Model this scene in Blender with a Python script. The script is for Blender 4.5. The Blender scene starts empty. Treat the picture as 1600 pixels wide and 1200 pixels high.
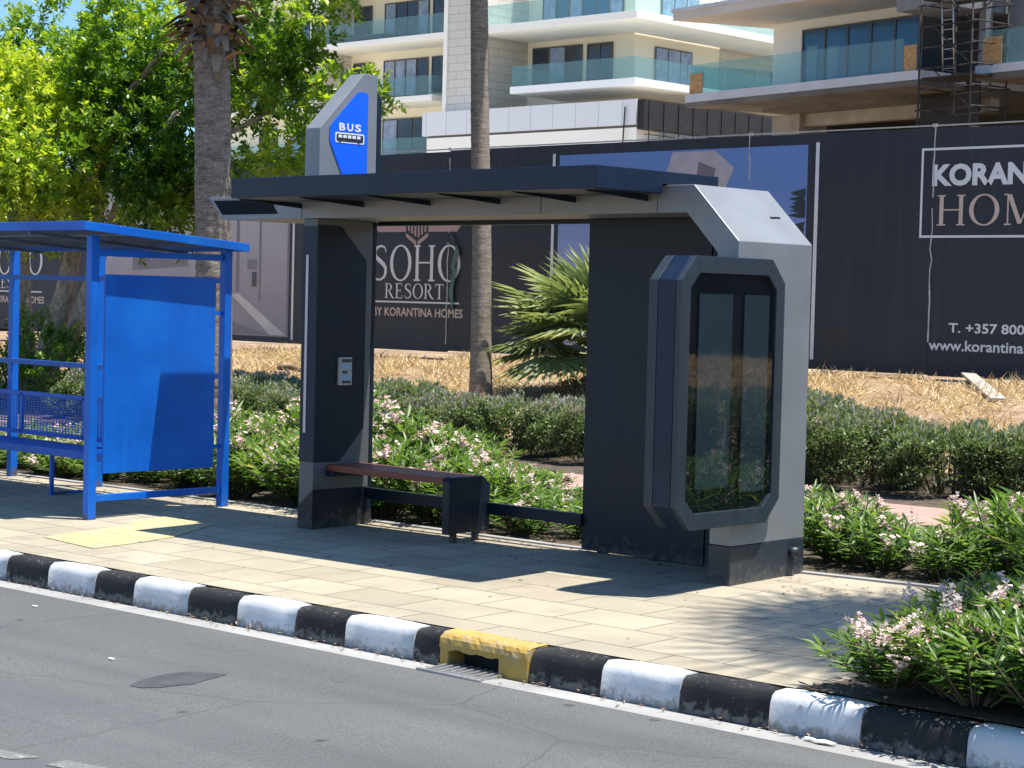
import bpy, bmesh, math, random
import numpy as np
from mathutils import Vector, Matrix
R = math.radians
random.seed(7); rng = np.random.default_rng(7)
S = bpy.context.scene
COL = S.collection
ORG = {}

# ------------------------------------------------------------------ ground level (the pavement falls to the kerb and to the left)
def gz(x, y):
    return .009*max(-40, min(30, x)) + .02*max(-2.6, min(1.2, y))

# ------------------------------------------------------------------ materials
MATS = {}
def newmat(name):
    m = bpy.data.materials.new(name); m.use_nodes = True
    nt = m.node_tree; b = nt.nodes['Principled BSDF']
    return m, nt, b
def N(nt, t, **kw):
    n = nt.nodes.new(t)
    for k, v in kw.items():
        if k.startswith('i_'):
            n.inputs[k[2:].replace('_', ' ')].default_value = v
        else: setattr(n, k, v)
    return n
def L(nt, a, b): nt.links.new(a, b)
def coords(nt): return N(nt, 'ShaderNodeTexCoord').outputs['Object']
def rgb(c): return (c[0], c[1], c[2], 1)
def mixc(nt, fac, a, b):
    n = N(nt, 'ShaderNodeMix', data_type='RGBA')
    if isinstance(fac, (int, float)): n.inputs[0].default_value = fac
    else: L(nt, fac, n.inputs[0])
    for s, v in ((6, a), (7, b)):
        if isinstance(v, (tuple, list)): n.inputs[s].default_value = rgb(v)
        else: L(nt, v, n.inputs[s])
    return n.outputs[2]
def noise(nt, co, scale, detail=4, rough=.55):
    n = N(nt, 'ShaderNodeTexNoise'); n.inputs['Scale'].default_value = scale
    n.inputs['Detail'].default_value = detail; n.inputs['Roughness'].default_value = rough
    L(nt, co, n.inputs['Vector']); return n.outputs['Fac']
def ramp(nt, fac, stops):
    n = N(nt, 'ShaderNodeValToRGB'); e = n.color_ramp.elements
    e[0].position, e[0].color = stops[0][0], rgb(stops[0][1])
    e[1].position, e[1].color = stops[-1][0], rgb(stops[-1][1])
    for p, c in stops[1:-1]:
        x = e.new(p); x.color = rgb(c)
    L(nt, fac, n.inputs[0]); return n.outputs[0]
def bump(nt, b, h, strength, dist):
    n = N(nt, 'ShaderNodeBump'); n.inputs['Strength'].default_value = strength; n.inputs['Distance'].default_value = dist
    L(nt, h, n.inputs['Height']); L(nt, n.outputs[0], b.inputs['Normal'])
def plain(name, c, rough=.5, metal=0, var=.12, scale=3, bmp=0, bscale=60, spec=.5, coat=0):
    if name in MATS: return MATS[name]
    m, nt, b = newmat(name); co = coords(nt)
    f = noise(nt, co, scale, 5)
    lo = tuple(x*(1-var) for x in c); hi = tuple(min(1, x*(1+var)) for x in c)
    L(nt, ramp(nt, f, [(.3, lo), (.7, hi)]), b.inputs['Base Color'])
    rr = N(nt, 'ShaderNodeMapRange'); rr.inputs[3].default_value = max(.03, rough-.07); rr.inputs[4].default_value = min(1, rough+.1)
    L(nt, noise(nt, co, scale*2.3, 3), rr.inputs[0]); L(nt, rr.outputs[0], b.inputs['Roughness'])
    b.inputs['Metallic'].default_value = metal; b.inputs['Specular IOR Level'].default_value = spec
    b.inputs['Coat Weight'].default_value = coat
    if bmp: bump(nt, b, noise(nt, co, bscale, 4), bmp, .01)
    MATS[name] = m; return m

def metal(name, c, rough, metal_, dust=(.30, .27, .23), amt=.10, spec=.5):
    m, nt, b = newmat(name); co = coords(nt)
    f = noise(nt, co, 1.8, 5)
    base = ramp(nt, f, [(.3, tuple(x*.88 for x in c)), (.7, tuple(min(1, x*1.12) for x in c))])
    mp = N(nt, 'ShaderNodeMapping'); mp.inputs['Scale'].default_value = (22, 22, 1.1); L(nt, co, mp.inputs[0])
    st = noise(nt, mp.outputs[0], 1.0, 6, .65); bl = noise(nt, co, 6, 6, .7)
    ad = N(nt, 'ShaderNodeMath', operation='MULTIPLY'); L(nt, st, ad.inputs[0]); L(nt, bl, ad.inputs[1])
    k = ramp(nt, ad.outputs[0], [(.22, (0, 0, 0)), (.45, (amt, amt, amt))])
    c1 = mixc(nt, k, base, dust)
    sx = N(nt, 'ShaderNodeSeparateXYZ'); L(nt, co, sx.inputs[0])
    zz = N(nt, 'ShaderNodeMapRange'); zz.inputs[1].default_value = .02; zz.inputs[2].default_value = .24; zz.inputs[3].default_value = .30; zz.inputs[4].default_value = 0; L(nt, sx.outputs[2], zz.inputs[0])
    za = N(nt, 'ShaderNodeMath', operation='ADD'); L(nt, noise(nt, co, 16, 8, .75), za.inputs[0]); L(nt, zz.outputs[0], za.inputs[1])
    c1 = mixc(nt, ramp(nt, za.outputs[0], [(.66, (0, 0, 0)), (.84, (.30, .30, .30))]), c1, (.26, .225, .18))
    sp = noise(nt, co, 70, 3, .6)
    c2 = mixc(nt, ramp(nt, sp, [(.70, (0, 0, 0)), (.78, (amt*1.5,)*3)]), c1, dust)
    L(nt, c2, b.inputs['Base Color']); b.inputs['Metallic'].default_value = metal_; b.inputs['Specular IOR Level'].default_value = spec
    rr = N(nt, 'ShaderNodeMapRange'); rr.inputs[3].default_value = rough-.06; rr.inputs[4].default_value = rough+.16; L(nt, ad.outputs[0], rr.inputs[0]); L(nt, rr.outputs[0], b.inputs['Roughness'])
    bump(nt, b, noise(nt, co, 2.6, 2), .06, .02); return m
# shelter paints
M_DARK = metal('anthracite paint', (.005, .012, .024), .42, 0, amt=.022, spec=.35)
M_NAVY = metal('dark blue grey paint', (.004, .013, .036), .40, 0, amt=.022, spec=.4)
M_GREY = metal('grey metallic paint', (.25, .26, .27), .46, .3, (.20, .18, .16), .22, .8)
M_GREYD = metal('dark grey paint', (.022, .033, .046), .40, 0, amt=.06)  # own dark grey of the leg base, case and bezel
M_SLAT = plain('silver strip', (.5, .52, .55), .35, .6, .05)
M_BLACK = plain('black gloss', (.008, .009, .011), .12, 0, .1)
M_BLUE = None
M_SIGN = plain('sign blue', (.0, .13, .95), .35, 0, .03)
M_WHITE = plain('white print', (.80, .82, .84), .5, 0, .04)
M_SILVER = plain('galvanised', (.42, .43, .44), .4, .7, .1, 8)
M_CONC = plain('concrete', (.33, .31, .28), .9, 0, .22, 1.2, .2, 40)
M_CONCD = plain('dark concrete', (.13, .12, .105), .9, 0, .35, .6, .2, 20)  # darker, more mottled concrete for the floor slabs
M_TIMBER = None

def mat_blue():
    m, nt, b = newmat('blue shelter paint'); co = coords(nt)
    f = noise(nt, co, 1.7, 6); f2 = noise(nt, co, 60, 3)
    st = N(nt, 'ShaderNodeMapping'); st.inputs['Scale'].default_value = (14, 14, .7); L(nt, co, st.inputs[0])
    streak = noise(nt, st.outputs[0], 1.6, 4)
    base = ramp(nt, f, [(.3, (.0, .10, .48)), (.55, (.0, .13, .62)), (.75, (.0, .165, .68))])
    c2 = mixc(nt, ramp(nt, streak, [(.55, (0, 0, 0)), (.78, (.3, .3, .3))]), base, (.015, .22, .60))
    c3 = mixc(nt, ramp(nt, f2, [(.70, (0, 0, 0)), (.76, (.6, .6, .6))]), c2, (.10, .22, .42))
    sx = N(nt, 'ShaderNodeSeparateXYZ'); L(nt, co, sx.inputs[0])
    zz = N(nt, 'ShaderNodeMapRange'); zz.inputs[1].default_value = .03; zz.inputs[2].default_value = .15; zz.inputs[3].default_value = .2; zz.inputs[4].default_value = 0; L(nt, sx.outputs[2], zz.inputs[0])
    rs0 = N(nt, 'ShaderNodeMath', operation='ADD'); L(nt, noise(nt, co, 11, 8, .75), rs0.inputs[0]); L(nt, zz.outputs[0], rs0.inputs[1]); rs = rs0.outputs[0]
    c4 = mixc(nt, ramp(nt, rs, [(.66, (0, 0, 0)), (.71, (.8, .8, .8))]), c3, (.11, .075, .06))
    fd = noise(nt, co, 3.3, 6, .6)
    c5 = mixc(nt, ramp(nt, fd, [(.5, (0, 0, 0)), (.75, (.35, .35, .35))]), c4, (.008, .18, .55))
    L(nt, c5, b.inputs['Base Color']); b.inputs['Roughness'].default_value = .45
    bump(nt, b, f2, .08, .01); return m
M_BLUE = mat_blue()
def mat_wood():
    m, nt, b = newmat('red brown hardwood'); co = coords(nt)
    mp = N(nt, 'ShaderNodeMapping'); mp.inputs['Scale'].default_value = (1.5, 40, 40); L(nt, co, mp.inputs[0])
    f = noise(nt, mp.outputs[0], 2.5, 6)
    L(nt, ramp(nt, f, [(.3, (.13, .030, .018)), (.7, (.27, .080, .045))]), b.inputs['Base Color'])
    b.inputs['Roughness'].default_value = .5; bump(nt, b, f, .2, .004); return m
M_TIMBER = mat_wood()
def mat_road():
    m, nt, b = newmat('worn asphalt'); co = coords(nt)
    big = noise(nt, co, .55, 6); fine = noise(nt, co, 95, 4, .7); mid = noise(nt, co, 9, 5)
    base = ramp(nt, big, [(.3, (.095, .097, .096)), (.7, (.122, .124, .122))])
    agg = ramp(nt, fine, [(.28, (.58, .58, .58)), (.5, (.97, .97, .97)), (.72, (1.4, 1.4, 1.4))])
    mu = N(nt, 'ShaderNodeMix', data_type='RGBA', blend_type='MULTIPLY'); mu.inputs[0].default_value = 1
    L(nt, base, mu.inputs[6]); L(nt, agg, mu.inputs[7])
    sp = N(nt, 'ShaderNodeMapping'); sp.inputs['Scale'].default_value = (1, 1, 1); L(nt, co, sp.inputs[0])
    vo = N(nt, 'ShaderNodeTexVoronoi', feature='F1'); vo.inputs['Scale'].default_value = 2.1; L(nt, co, vo.inputs['Vector'])
    mxx = N(nt, 'ShaderNodeMath', operation='ADD'); L(nt, vo.outputs['Distance'], mxx.inputs[0])
    sc = N(nt, 'ShaderNodeMath', operation='MULTIPLY'); L(nt, mid, sc.inputs[0]); sc.inputs[1].default_value = .28; L(nt, sc.outputs[0], mxx.inputs[1])
    spots = ramp(nt, mxx.outputs[0], [(.185, (1, 1, 1)), (.205, (0, 0, 0))])
    tm = N(nt, 'ShaderNodeMapping'); tm.inputs['Scale'].default_value = (.10, 1.6, 1); L(nt, co, tm.inputs[0])
    trk = noise(nt, tm.outputs[0], 1.0, 4, .5)
    t2 = N(nt, 'ShaderNodeMix', data_type='RGBA', blend_type='MULTIPLY'); t2.inputs[0].default_value = 1
    L(nt, mu.outputs[2], t2.inputs[6]); L(nt, ramp(nt, trk, [(.32, (.78, .78, .79)), (.5, (1, 1, 1)), (.7, (1.16, 1.15, 1.13))]), t2.inputs[7])
    wv = N(nt, 'ShaderNodeMix', data_type='VECTOR'); wv.inputs[0].default_value = .12
    nz = N(nt, 'ShaderNodeTexNoise'); nz.inputs['Scale'].default_value = 3; nz.inputs['Detail'].default_value = 6; L(nt, co, nz.inputs['Vector']); L(nt, co, wv.inputs[4]); L(nt, nz.outputs['Color'], wv.inputs[5])
    ck = N(nt, 'ShaderNodeTexVoronoi', feature='DISTANCE_TO_EDGE'); ck.inputs['Scale'].default_value = .42; L(nt, wv.outputs[1], ck.inputs['Vector'])
    crack = ramp(nt, ck.outputs['Distance'], [(.0, (.55, .55, .55)), (.0045, (0, 0, 0))])
    c1 = mixc(nt, crack, t2.outputs[2], (.055, .055, .055))
    c2 = mixc(nt, spots, c1, (.06, .06, .06))
    L(nt, c2, b.inputs['Base Color']); b.inputs['Roughness'].default_value = .8
    b.inputs['Specular IOR Level'].default_value = .35
    bump(nt, b, fine, .55, .006); return m
def mat_pave():
    m, nt, b = newmat('beige paving slabs'); co = coords(nt)
    br = N(nt, 'ShaderNodeTexBrick'); br.offset = .5; br.inputs['Scale'].default_value = 1
    br.inputs['Brick Width'].default_value = .6; br.inputs['Row Height'].default_value = .4
    br.inputs['Mortar Size'].default_value = .009; br.inputs['Mortar Smooth'].default_value = .5; br.inputs['Bias'].default_value = -.1
    br.inputs['Color1'].default_value = (.345, .300, .222, 1); br.inputs['Color2'].default_value = (.430, .375, .280, 1)
    br.inputs['Mortar'].default_value = (.17, .15, .12, 1); L(nt, co, br.inputs['Vector'])
    f = noise(nt, co, 1.3, 6); fine = noise(nt, co, 120, 3)
    mu = N(nt, 'ShaderNodeMix', data_type='RGBA', blend_type='MULTIPLY'); mu.inputs[0].default_value = 1
    L(nt, br.outputs['Color'], mu.inputs[6]); L(nt, ramp(nt, f, [(.25, (.80, .80, .80)), (.7, (1.08, 1.08, 1.06))]), mu.inputs[7])
    m2 = N(nt, 'ShaderNodeMix', data_type='RGBA', blend_type='MULTIPLY'); m2.inputs[0].default_value = 1
    L(nt, mu.outputs[2], m2.inputs[6]); L(nt, ramp(nt, fine, [(.3, (.86, .86, .86)), (.7, (1.1, 1.1, 1.1))]), m2.inputs[7])
    st = noise(nt, co, 3.1, 5)
    c0 = mixc(nt, ramp(nt, st, [(.56, (0, 0, 0)), (.74, (.45, .45, .45))]), m2.outputs[2], (.2, .175, .145))
    gv = N(nt, 'ShaderNodeTexVoronoi', feature='F1'); gv.inputs['Scale'].default_value = 2.6; L(nt, co, gv.inputs['Vector'])
    g2 = N(nt, 'ShaderNodeMath', operation='MULTIPLY_ADD'); L(nt, noise(nt, co, 18, 4), g2.inputs[0]); g2.inputs[1].default_value = .09; L(nt, gv.outputs['Distance'], g2.inputs[2])
    c = mixc(nt, ramp(nt, g2.outputs[0], [(.085, (.55, .55, .55)), (.10, (0, 0, 0))]), c0, (.15, .13, .11))
    L(nt, c, b.inputs['Base Color']); b.inputs['Roughness'].default_value = .85
    b.inputs['Specular IOR Level'].default_value = .3
    bump(nt, b, fine, .2, .004); return m
def mat_paint(name, c, wear=(.40, .37, .33), lo=.60):
    m, nt, b = newmat(name); co = coords(nt)
    f = noise(nt, co, 26, 9, .72); f2 = noise(nt, co, 2.2, 4); fine = noise(nt, co, 90, 4)
    sx = N(nt, 'ShaderNodeSeparateXYZ'); L(nt, co, sx.inputs[0])
    # chips and bare concrete towards the foot of the stone (splash dirt)
    lv = N(nt, 'ShaderNodeMath', operation='MULTIPLY_ADD'); L(nt, sx.outputs[0], lv.inputs[0]); lv.inputs[1].default_value = -.009; L(nt, sx.outputs[2], lv.inputs[2])
    mr = N(nt, 'ShaderNodeMapRange'); mr.inputs[1].default_value = -.205; mr.inputs[2].default_value = -.135
    mr.inputs[3].default_value = .24; mr.inputs[4].default_value = 0; L(nt, lv.outputs[0], mr.inputs[0])
    m3 = N(nt, 'ShaderNodeMapRange'); m3.inputs[1].default_value = -.085; m3.inputs[2].default_value = -.055
    m3.inputs[3].default_value = 0; m3.inputs[4].default_value = .065; L(nt, lv.outputs[0], m3.inputs[0])
    a0 = N(nt, 'ShaderNodeMath', operation='ADD'); L(nt, f, a0.inputs[0]); L(nt, mr.outputs[0], a0.inputs[1])
    ad = N(nt, 'ShaderNodeMath', operation='ADD'); L(nt, a0.outputs[0], ad.inputs[0]); L(nt, m3.outputs[0], ad.inputs[1])
    mask = ramp(nt, ad.outputs[0], [(lo, (0, 0, 0)), (lo+.16, (1, 1, 1))])
    base = ramp(nt, f2, [(.3, tuple(x*.86 for x in c)), (.7, tuple(min(.86, x*1.08) for x in c))])
    L(nt, mixc(nt, mask, base, wear), b.inputs['Base Color']); b.inputs['Roughness'].default_value = .75
    b.inputs['Specular IOR Level'].default_value = .3
    bump(nt, b, f, .5, .008); return m
def mat_leaf(name, stops, trans, tmix=.3, rough=.42):
    m, nt, b = newmat(name)
    a = N(nt, 'ShaderNodeAttribute', attribute_name='var')
    oi = N(nt, 'ShaderNodeObjectInfo')
    ad = N(nt, 'ShaderNodeMath', operation='MULTIPLY_ADD'); L(nt, oi.outputs['Random'], ad.inputs[0]); ad.inputs[1].default_value = .16
    su = N(nt, 'ShaderNodeMath', operation='SUBTRACT'); L(nt, a.outputs['Fac'], su.inputs[0]); su.inputs[1].default_value = .08
    L(nt, su.outputs[0], ad.inputs[2])
    c = ramp(nt, ad.outputs[0], stops); L(nt, c, b.inputs['Base Color'])
    b.inputs['Roughness'].default_value = rough; b.inputs['Specular IOR Level'].default_value = .5
    t = N(nt, 'ShaderNodeBsdfTranslucent')
    mc = N(nt, 'ShaderNodeMix', data_type='RGBA', blend_type='MULTIPLY'); mc.inputs[0].default_value = 1
    L(nt, c, mc.inputs[6]); mc.inputs[7].default_value = rgb(trans); L(nt, mc.outputs[2], t.inputs[0])
    ms = N(nt, 'ShaderNodeMixShader'); ms.inputs[0].default_value = tmix
    L(nt, b.outputs[0], ms.inputs[1]); L(nt, t.outputs[0], ms.inputs[2])
    L(nt, ms.outputs[0], nt.nodes['Material Output'].inputs[0]); return m
def mat_glass(name, tint, alpha, rough=.03):
    m, nt, b = newmat(name)
    b.inputs['Base Color'].default_value = rgb(tint); b.inputs['Roughness'].default_value = rough
    t = N(nt, 'ShaderNodeBsdfTransparent'); t.inputs[0].default_value = (.80, .93, .93, 1)
    ms = N(nt, 'ShaderNodeMixShader'); ms.inputs[0].default_value = alpha
    L(nt, t.outputs[0], ms.inputs[1]); L(nt, b.outputs[0], ms.inputs[2])
    L(nt, ms.outputs[0], nt.nodes['Material Output'].inputs[0]); return m
def mat_kiosk():
    m, nt, b = newmat('kiosk glass'); nt.nodes.remove(b)
    t = N(nt, 'ShaderNodeBsdfTransparent'); t.inputs[0].default_value = (.86, .91, .93, 1)
    g = N(nt, 'ShaderNodeBsdfGlossy'); g.inputs['Roughness'].default_value = .015; g.inputs[0].default_value = (.95, .97, 1, 1)
    lw = N(nt, 'ShaderNodeLayerWeight'); lw.inputs['Blend'].default_value = .5
    pw = N(nt, 'ShaderNodeMath', operation='POWER'); L(nt, lw.outputs['Facing'], pw.inputs[0]); pw.inputs[1].default_value = 4
    ma = N(nt, 'ShaderNodeMath', operation='MULTIPLY_ADD'); L(nt, pw.outputs[0], ma.inputs[0]); ma.inputs[1].default_value = .9; ma.inputs[2].default_value = .065
    ms = N(nt, 'ShaderNodeMixShader'); L(nt, ma.outputs[0], ms.inputs[0]); L(nt, t.outputs[0], ms.inputs[1]); L(nt, g.outputs[0], ms.inputs[2])
    L(nt, ms.outputs[0], nt.nodes['Material Output'].inputs[0]); return m
def mat_tile(name, c, w, h, joint):
    m, nt, b = newmat(name); co = coords(nt)
    sx = N(nt, 'ShaderNodeSeparateXYZ'); L(nt, co, sx.inputs[0])
    ad = N(nt, 'ShaderNodeMath', operation='ADD'); L(nt, sx.outputs[0], ad.inputs[0]); L(nt, sx.outputs[1], ad.inputs[1])
    cx = N(nt, 'ShaderNodeCombineXYZ'); L(nt, ad.outputs[0], cx.inputs[0]); L(nt, sx.outputs[2], cx.inputs[1])
    br = N(nt, 'ShaderNodeTexBrick'); br.offset = 0 if w > 1.3 else .5; br.inputs['Scale'].default_value = 1
    br.inputs['Brick Width'].default_value = w; br.inputs['Row Height'].default_value = h
    br.inputs['Mortar Size'].default_value = .02; br.inputs['Mortar Smooth'].default_value = .1
    br.inputs['Color1'].default_value = rgb(c); br.inputs['Color2'].default_value = rgb(tuple(x*.94 for x in c))
    br.inputs['Mortar'].default_value = rgb(joint); L(nt, cx.outputs[0], br.inputs['Vector'])
    L(nt, br.outputs['Color'], b.inputs['Base Color']); b.inputs['Roughness'].default_value = .7; return m
def mat_soil():
    m, nt, b = newmat('dry earth'); co = coords(nt)
    f = noise(nt, co, .8, 8, .65); g = noise(nt, co, 14, 6, .7)
    c = ramp(nt, f, [(.3, (.19, .115, .065)), (.5, (.35, .235, .14)), (.7, (.52, .385, .25))])
    mu = N(nt, 'ShaderNodeMix', data_type='RGBA', blend_type='MULTIPLY'); mu.inputs[0].default_value = 1
    L(nt, c, mu.inputs[6]); L(nt, ramp(nt, g, [(.3, (.6, .6, .6)), (.7, (1.2, 1.2, 1.2))]), mu.inputs[7])
    L(nt, mu.outputs[2], b.inputs['Base Color']); b.inputs['Roughness'].default_value = .95
    bump(nt, b, g, .8, .03); return m
def mat_trunk(name, c0, c1, zs, bark=28):
    m, nt, b = newmat(name); co = coords(nt)
    mp = N(nt, 'ShaderNodeMapping'); mp.inputs['Scale'].default_value = (1, 1, zs); L(nt, co, mp.inputs[0])
    f = noise(nt, mp.outputs[0], bark/4, 7, .65); g = noise(nt, mp.outputs[0], bark, 5, .7); big = noise(nt, co, 1.1, 3)
    c = ramp(nt, f, [(.3, c0), (.68, c1)])
    mu = N(nt, 'ShaderNodeMix', data_type='RGBA', blend_type='MULTIPLY'); mu.inputs[0].default_value = 1
    L(nt, c, mu.inputs[6]); L(nt, ramp(nt, g, [(.3, (.55, .55, .55)), (.6, (1.1, 1.1, 1.1))]), mu.inputs[7])
    L(nt, mu.outputs[2], b.inputs['Base Color']); b.inputs['Roughness'].default_value = .95
    b.inputs['Specular IOR Level'].default_value = .15
    bump(nt, b, g, .9, .03); return m
def mat_osb():
    m, nt, b = newmat('chipboard'); co = coords(nt)
    f = noise(nt, co, 16, 6, .8)
    L(nt, ramp(nt, f, [(.35, (.22, .115, .045)), (.5, (.42, .25, .10)), (.65, (.58, .40, .20))]), b.inputs['Base Color'])
    b.inputs['Roughness'].default_value = .85; return m
def mat_black_board():
    m, nt, b = newmat('black hoarding vinyl'); co = coords(nt)
    f = noise(nt, co, .5, 5); sp = noise(nt, co, 7.5, 6, .7)
    c = ramp(nt, f, [(.3, (.025, .030, .043)), (.7, (.038, .043, .057))])
    c2 = mixc(nt, ramp(nt, sp, [(.69, (0, 0, 0)), (.74, (.30, .30, .30))]), c, (.22, .22, .23))
    sp2 = N(nt, 'ShaderNodeMapping'); sp2.inputs['Scale'].default_value = (5, 5, .35); L(nt, co, sp2.inputs[0])
    c3 = mixc(nt, ramp(nt, noise(nt, sp2.outputs[0], 1.2, 6, .7), [(.5, (0, 0, 0)), (.78, (.16, .16, .16))]), c2, (.17, .155, .14))
    L(nt, c3, b.inputs['Base Color']); b.inputs['Roughness'].default_value = .5; b.inputs['Specular IOR Level'].default_value = .4
    bump(nt, b, noise(nt, co, .9, 3), .25, .05)
    return m

M_ROAD = mat_road(); M_PAVE = mat_pave(); M_SOIL = mat_soil()
M_KB = mat_paint('black kerb paint', (.022, .022, .023), (.17, .162, .15), .61)
M_KW = mat_paint('white kerb paint', (.60, .61, .62), (.33, .31, .28), .615)
M_KY = mat_paint('yellow kerb paint', (.50, .315, .07), (.42, .335, .19), .53)
M_GUT = plain('gutter concrete', (.31, .305, .29), .9, 0, .2, 2.5, .3, 70)
M_PINK = plain('pink paving', (.42, .25, .20), .9, 0, .15, 3, .2, 60)
def mat_tact():
    m, nt, b = newmat('yellow tactile'); co = coords(nt)
    br = N(nt, 'ShaderNodeTexBrick'); br.offset = 0; br.inputs['Scale'].default_value = 1; br.inputs['Brick Width'].default_value = .4; br.inputs['Row Height'].default_value = .4
    br.inputs['Mortar Size'].default_value = .006; br.inputs['Color1'].default_value = (.50, .41, .17, 1); br.inputs['Color2'].default_value = (.47, .395, .20, 1); br.inputs['Mortar'].default_value = (.2, .17, .1, 1); L(nt, co, br.inputs['Vector'])
    c = mixc(nt, ramp(nt, noise(nt, co, 5, 7, .7), [(.45, (0, 0, 0)), (.68, (.8, .8, .8))]), br.outputs['Color'], (.38, .335, .26))
    L(nt, c, b.inputs['Base Color']); b.inputs['Roughness'].default_value = .85
    v = N(nt, 'ShaderNodeTexVoronoi', feature='F1'); v.inputs['Scale'].default_value = 18; v.inputs['Randomness'].default_value = 0; L(nt, co, v.inputs['Vector'])
    bump(nt, b, ramp(nt, v.outputs['Distance'], [(.2, (1, 1, 1)), (.34, (0, 0, 0))]), .8, .006); return m
M_TACT = mat_tact()
M_LINE = mat_paint('worn road line', (.50, .50, .48), (.16, .16, .155), .53)
M_STAIN = plain('oil stain', (.062, .062, .062), .6, 0, .25, 8, .4, 90)
M_OLE = mat_leaf('oleander leaf', [(0, (.040, .095, .022)), (.5, (.095, .175, .04)), (.85, (.19, .28, .075)), (1, (.30, .31, .11))], (1.7, 1.8, .75), .38)
M_FLOW = mat_leaf('oleander petals', [(0, (.74, .46, .42)), (.5, (.82, .64, .58)), (1, (.86, .79, .72))], (1.1, 1.0, 1.0), .3, .6)
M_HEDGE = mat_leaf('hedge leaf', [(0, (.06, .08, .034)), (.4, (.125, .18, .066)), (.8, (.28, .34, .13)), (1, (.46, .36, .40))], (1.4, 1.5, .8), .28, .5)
M_FICUS = mat_leaf('ficus leaf', [(0, (.030, .075, .012)), (.4, (.075, .17, .022)), (.7, (.21, .33, .035)), (1, (.46, .52, .07))], (1.8, 1.8, .55), .42, .36)
M_PALM = mat_leaf('palm frond', [(0, (.09, .13, .06)), (.6, (.21, .26, .125)), (1, (.44, .44, .25))], (1.5, 1.6, .8), .3, .5)
M_DEAD = mat_leaf('dead palm leaf', [(0, (.17, .115, .075)), (1, (.50, .37, .25))], (1.2, 1.1, .9), .15, .8)
M_STRAW = mat_leaf('dry grass blades', [(0, (.34, .235, .125)), (.45, (.60, .465, .265)), (1, (.80, .68, .45))], (1.2, 1.1, .8), .25, .8)
M_STEM = plain('stem bark', (.14, .10, .065), .9, 0, .25, 8)
M_FTRUNK = mat_trunk('ficus bark', (.26, .21, .16), (.52, .45, .37), .5, 16)
M_PTRUNK = mat_trunk('palm trunk bark', (.22, .175, .135), (.50, .42, .34), 7.0, 22)
M_PTRUNKF = mat_trunk('rough palm trunk bark', (.17, .135, .105), (.44, .37, .30), 3.2, 20)
M_OSB = mat_osb(); M_BOARD = mat_black_board()
M_B1 = plain('cream render', (.88, .81, .66), .85, 0, .03, .2)
M_B1W = plain('white render', (.90, .875, .81), .8, 0, .03, .2)
M_B1T = mat_tile('cream stone cladding', (.62, .58, .51), 1.2, .42, (.42, .39, .34))
M_PARA = mat_tile('white parapet panels', (.72, .74, .78), 1.45, 4, (.42, .44, .48))
M_B2T = mat_tile('blue white cladding', (.70, .73, .78), 1.1, .5, (.5, .54, .6))
M_FRAME = plain('window frame', (.10, .09, .085), .5, 0, .1)
M_PANE = plain('dark window glass', (.045, .06, .085), .06, 0, .25, .7)
M_PANEB = plain('blue window glass', (.02, .10, .22), .05, 0, .3, .35)
M_CURT = plain('curtain', (.30, .37, .52), .9, 0, .25, 3)
M_GLASS = mat_glass('balcony glass', (.36, .52, .54), .17)
M_GLASSD = mat_kiosk()
M_VOID = plain('unlit concrete', (.055, .052, .05), .95, 0, .3, .5)  # darkness of the building interior put into the concrete colour
M_BLACKN = plain('black netting and recess', (.018, .018, .020), .8, 0, .3, 2)  # netting black; also colours holes and recesses dark in place of shade
M_STEEL = plain('rusty scaffold tube', (.036, .030, .027), .7, .2, .3, 6)
M_TEAL = plain('dim display panel', (.016, .032, .040), .5, 0, .12, 1.5)

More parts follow.
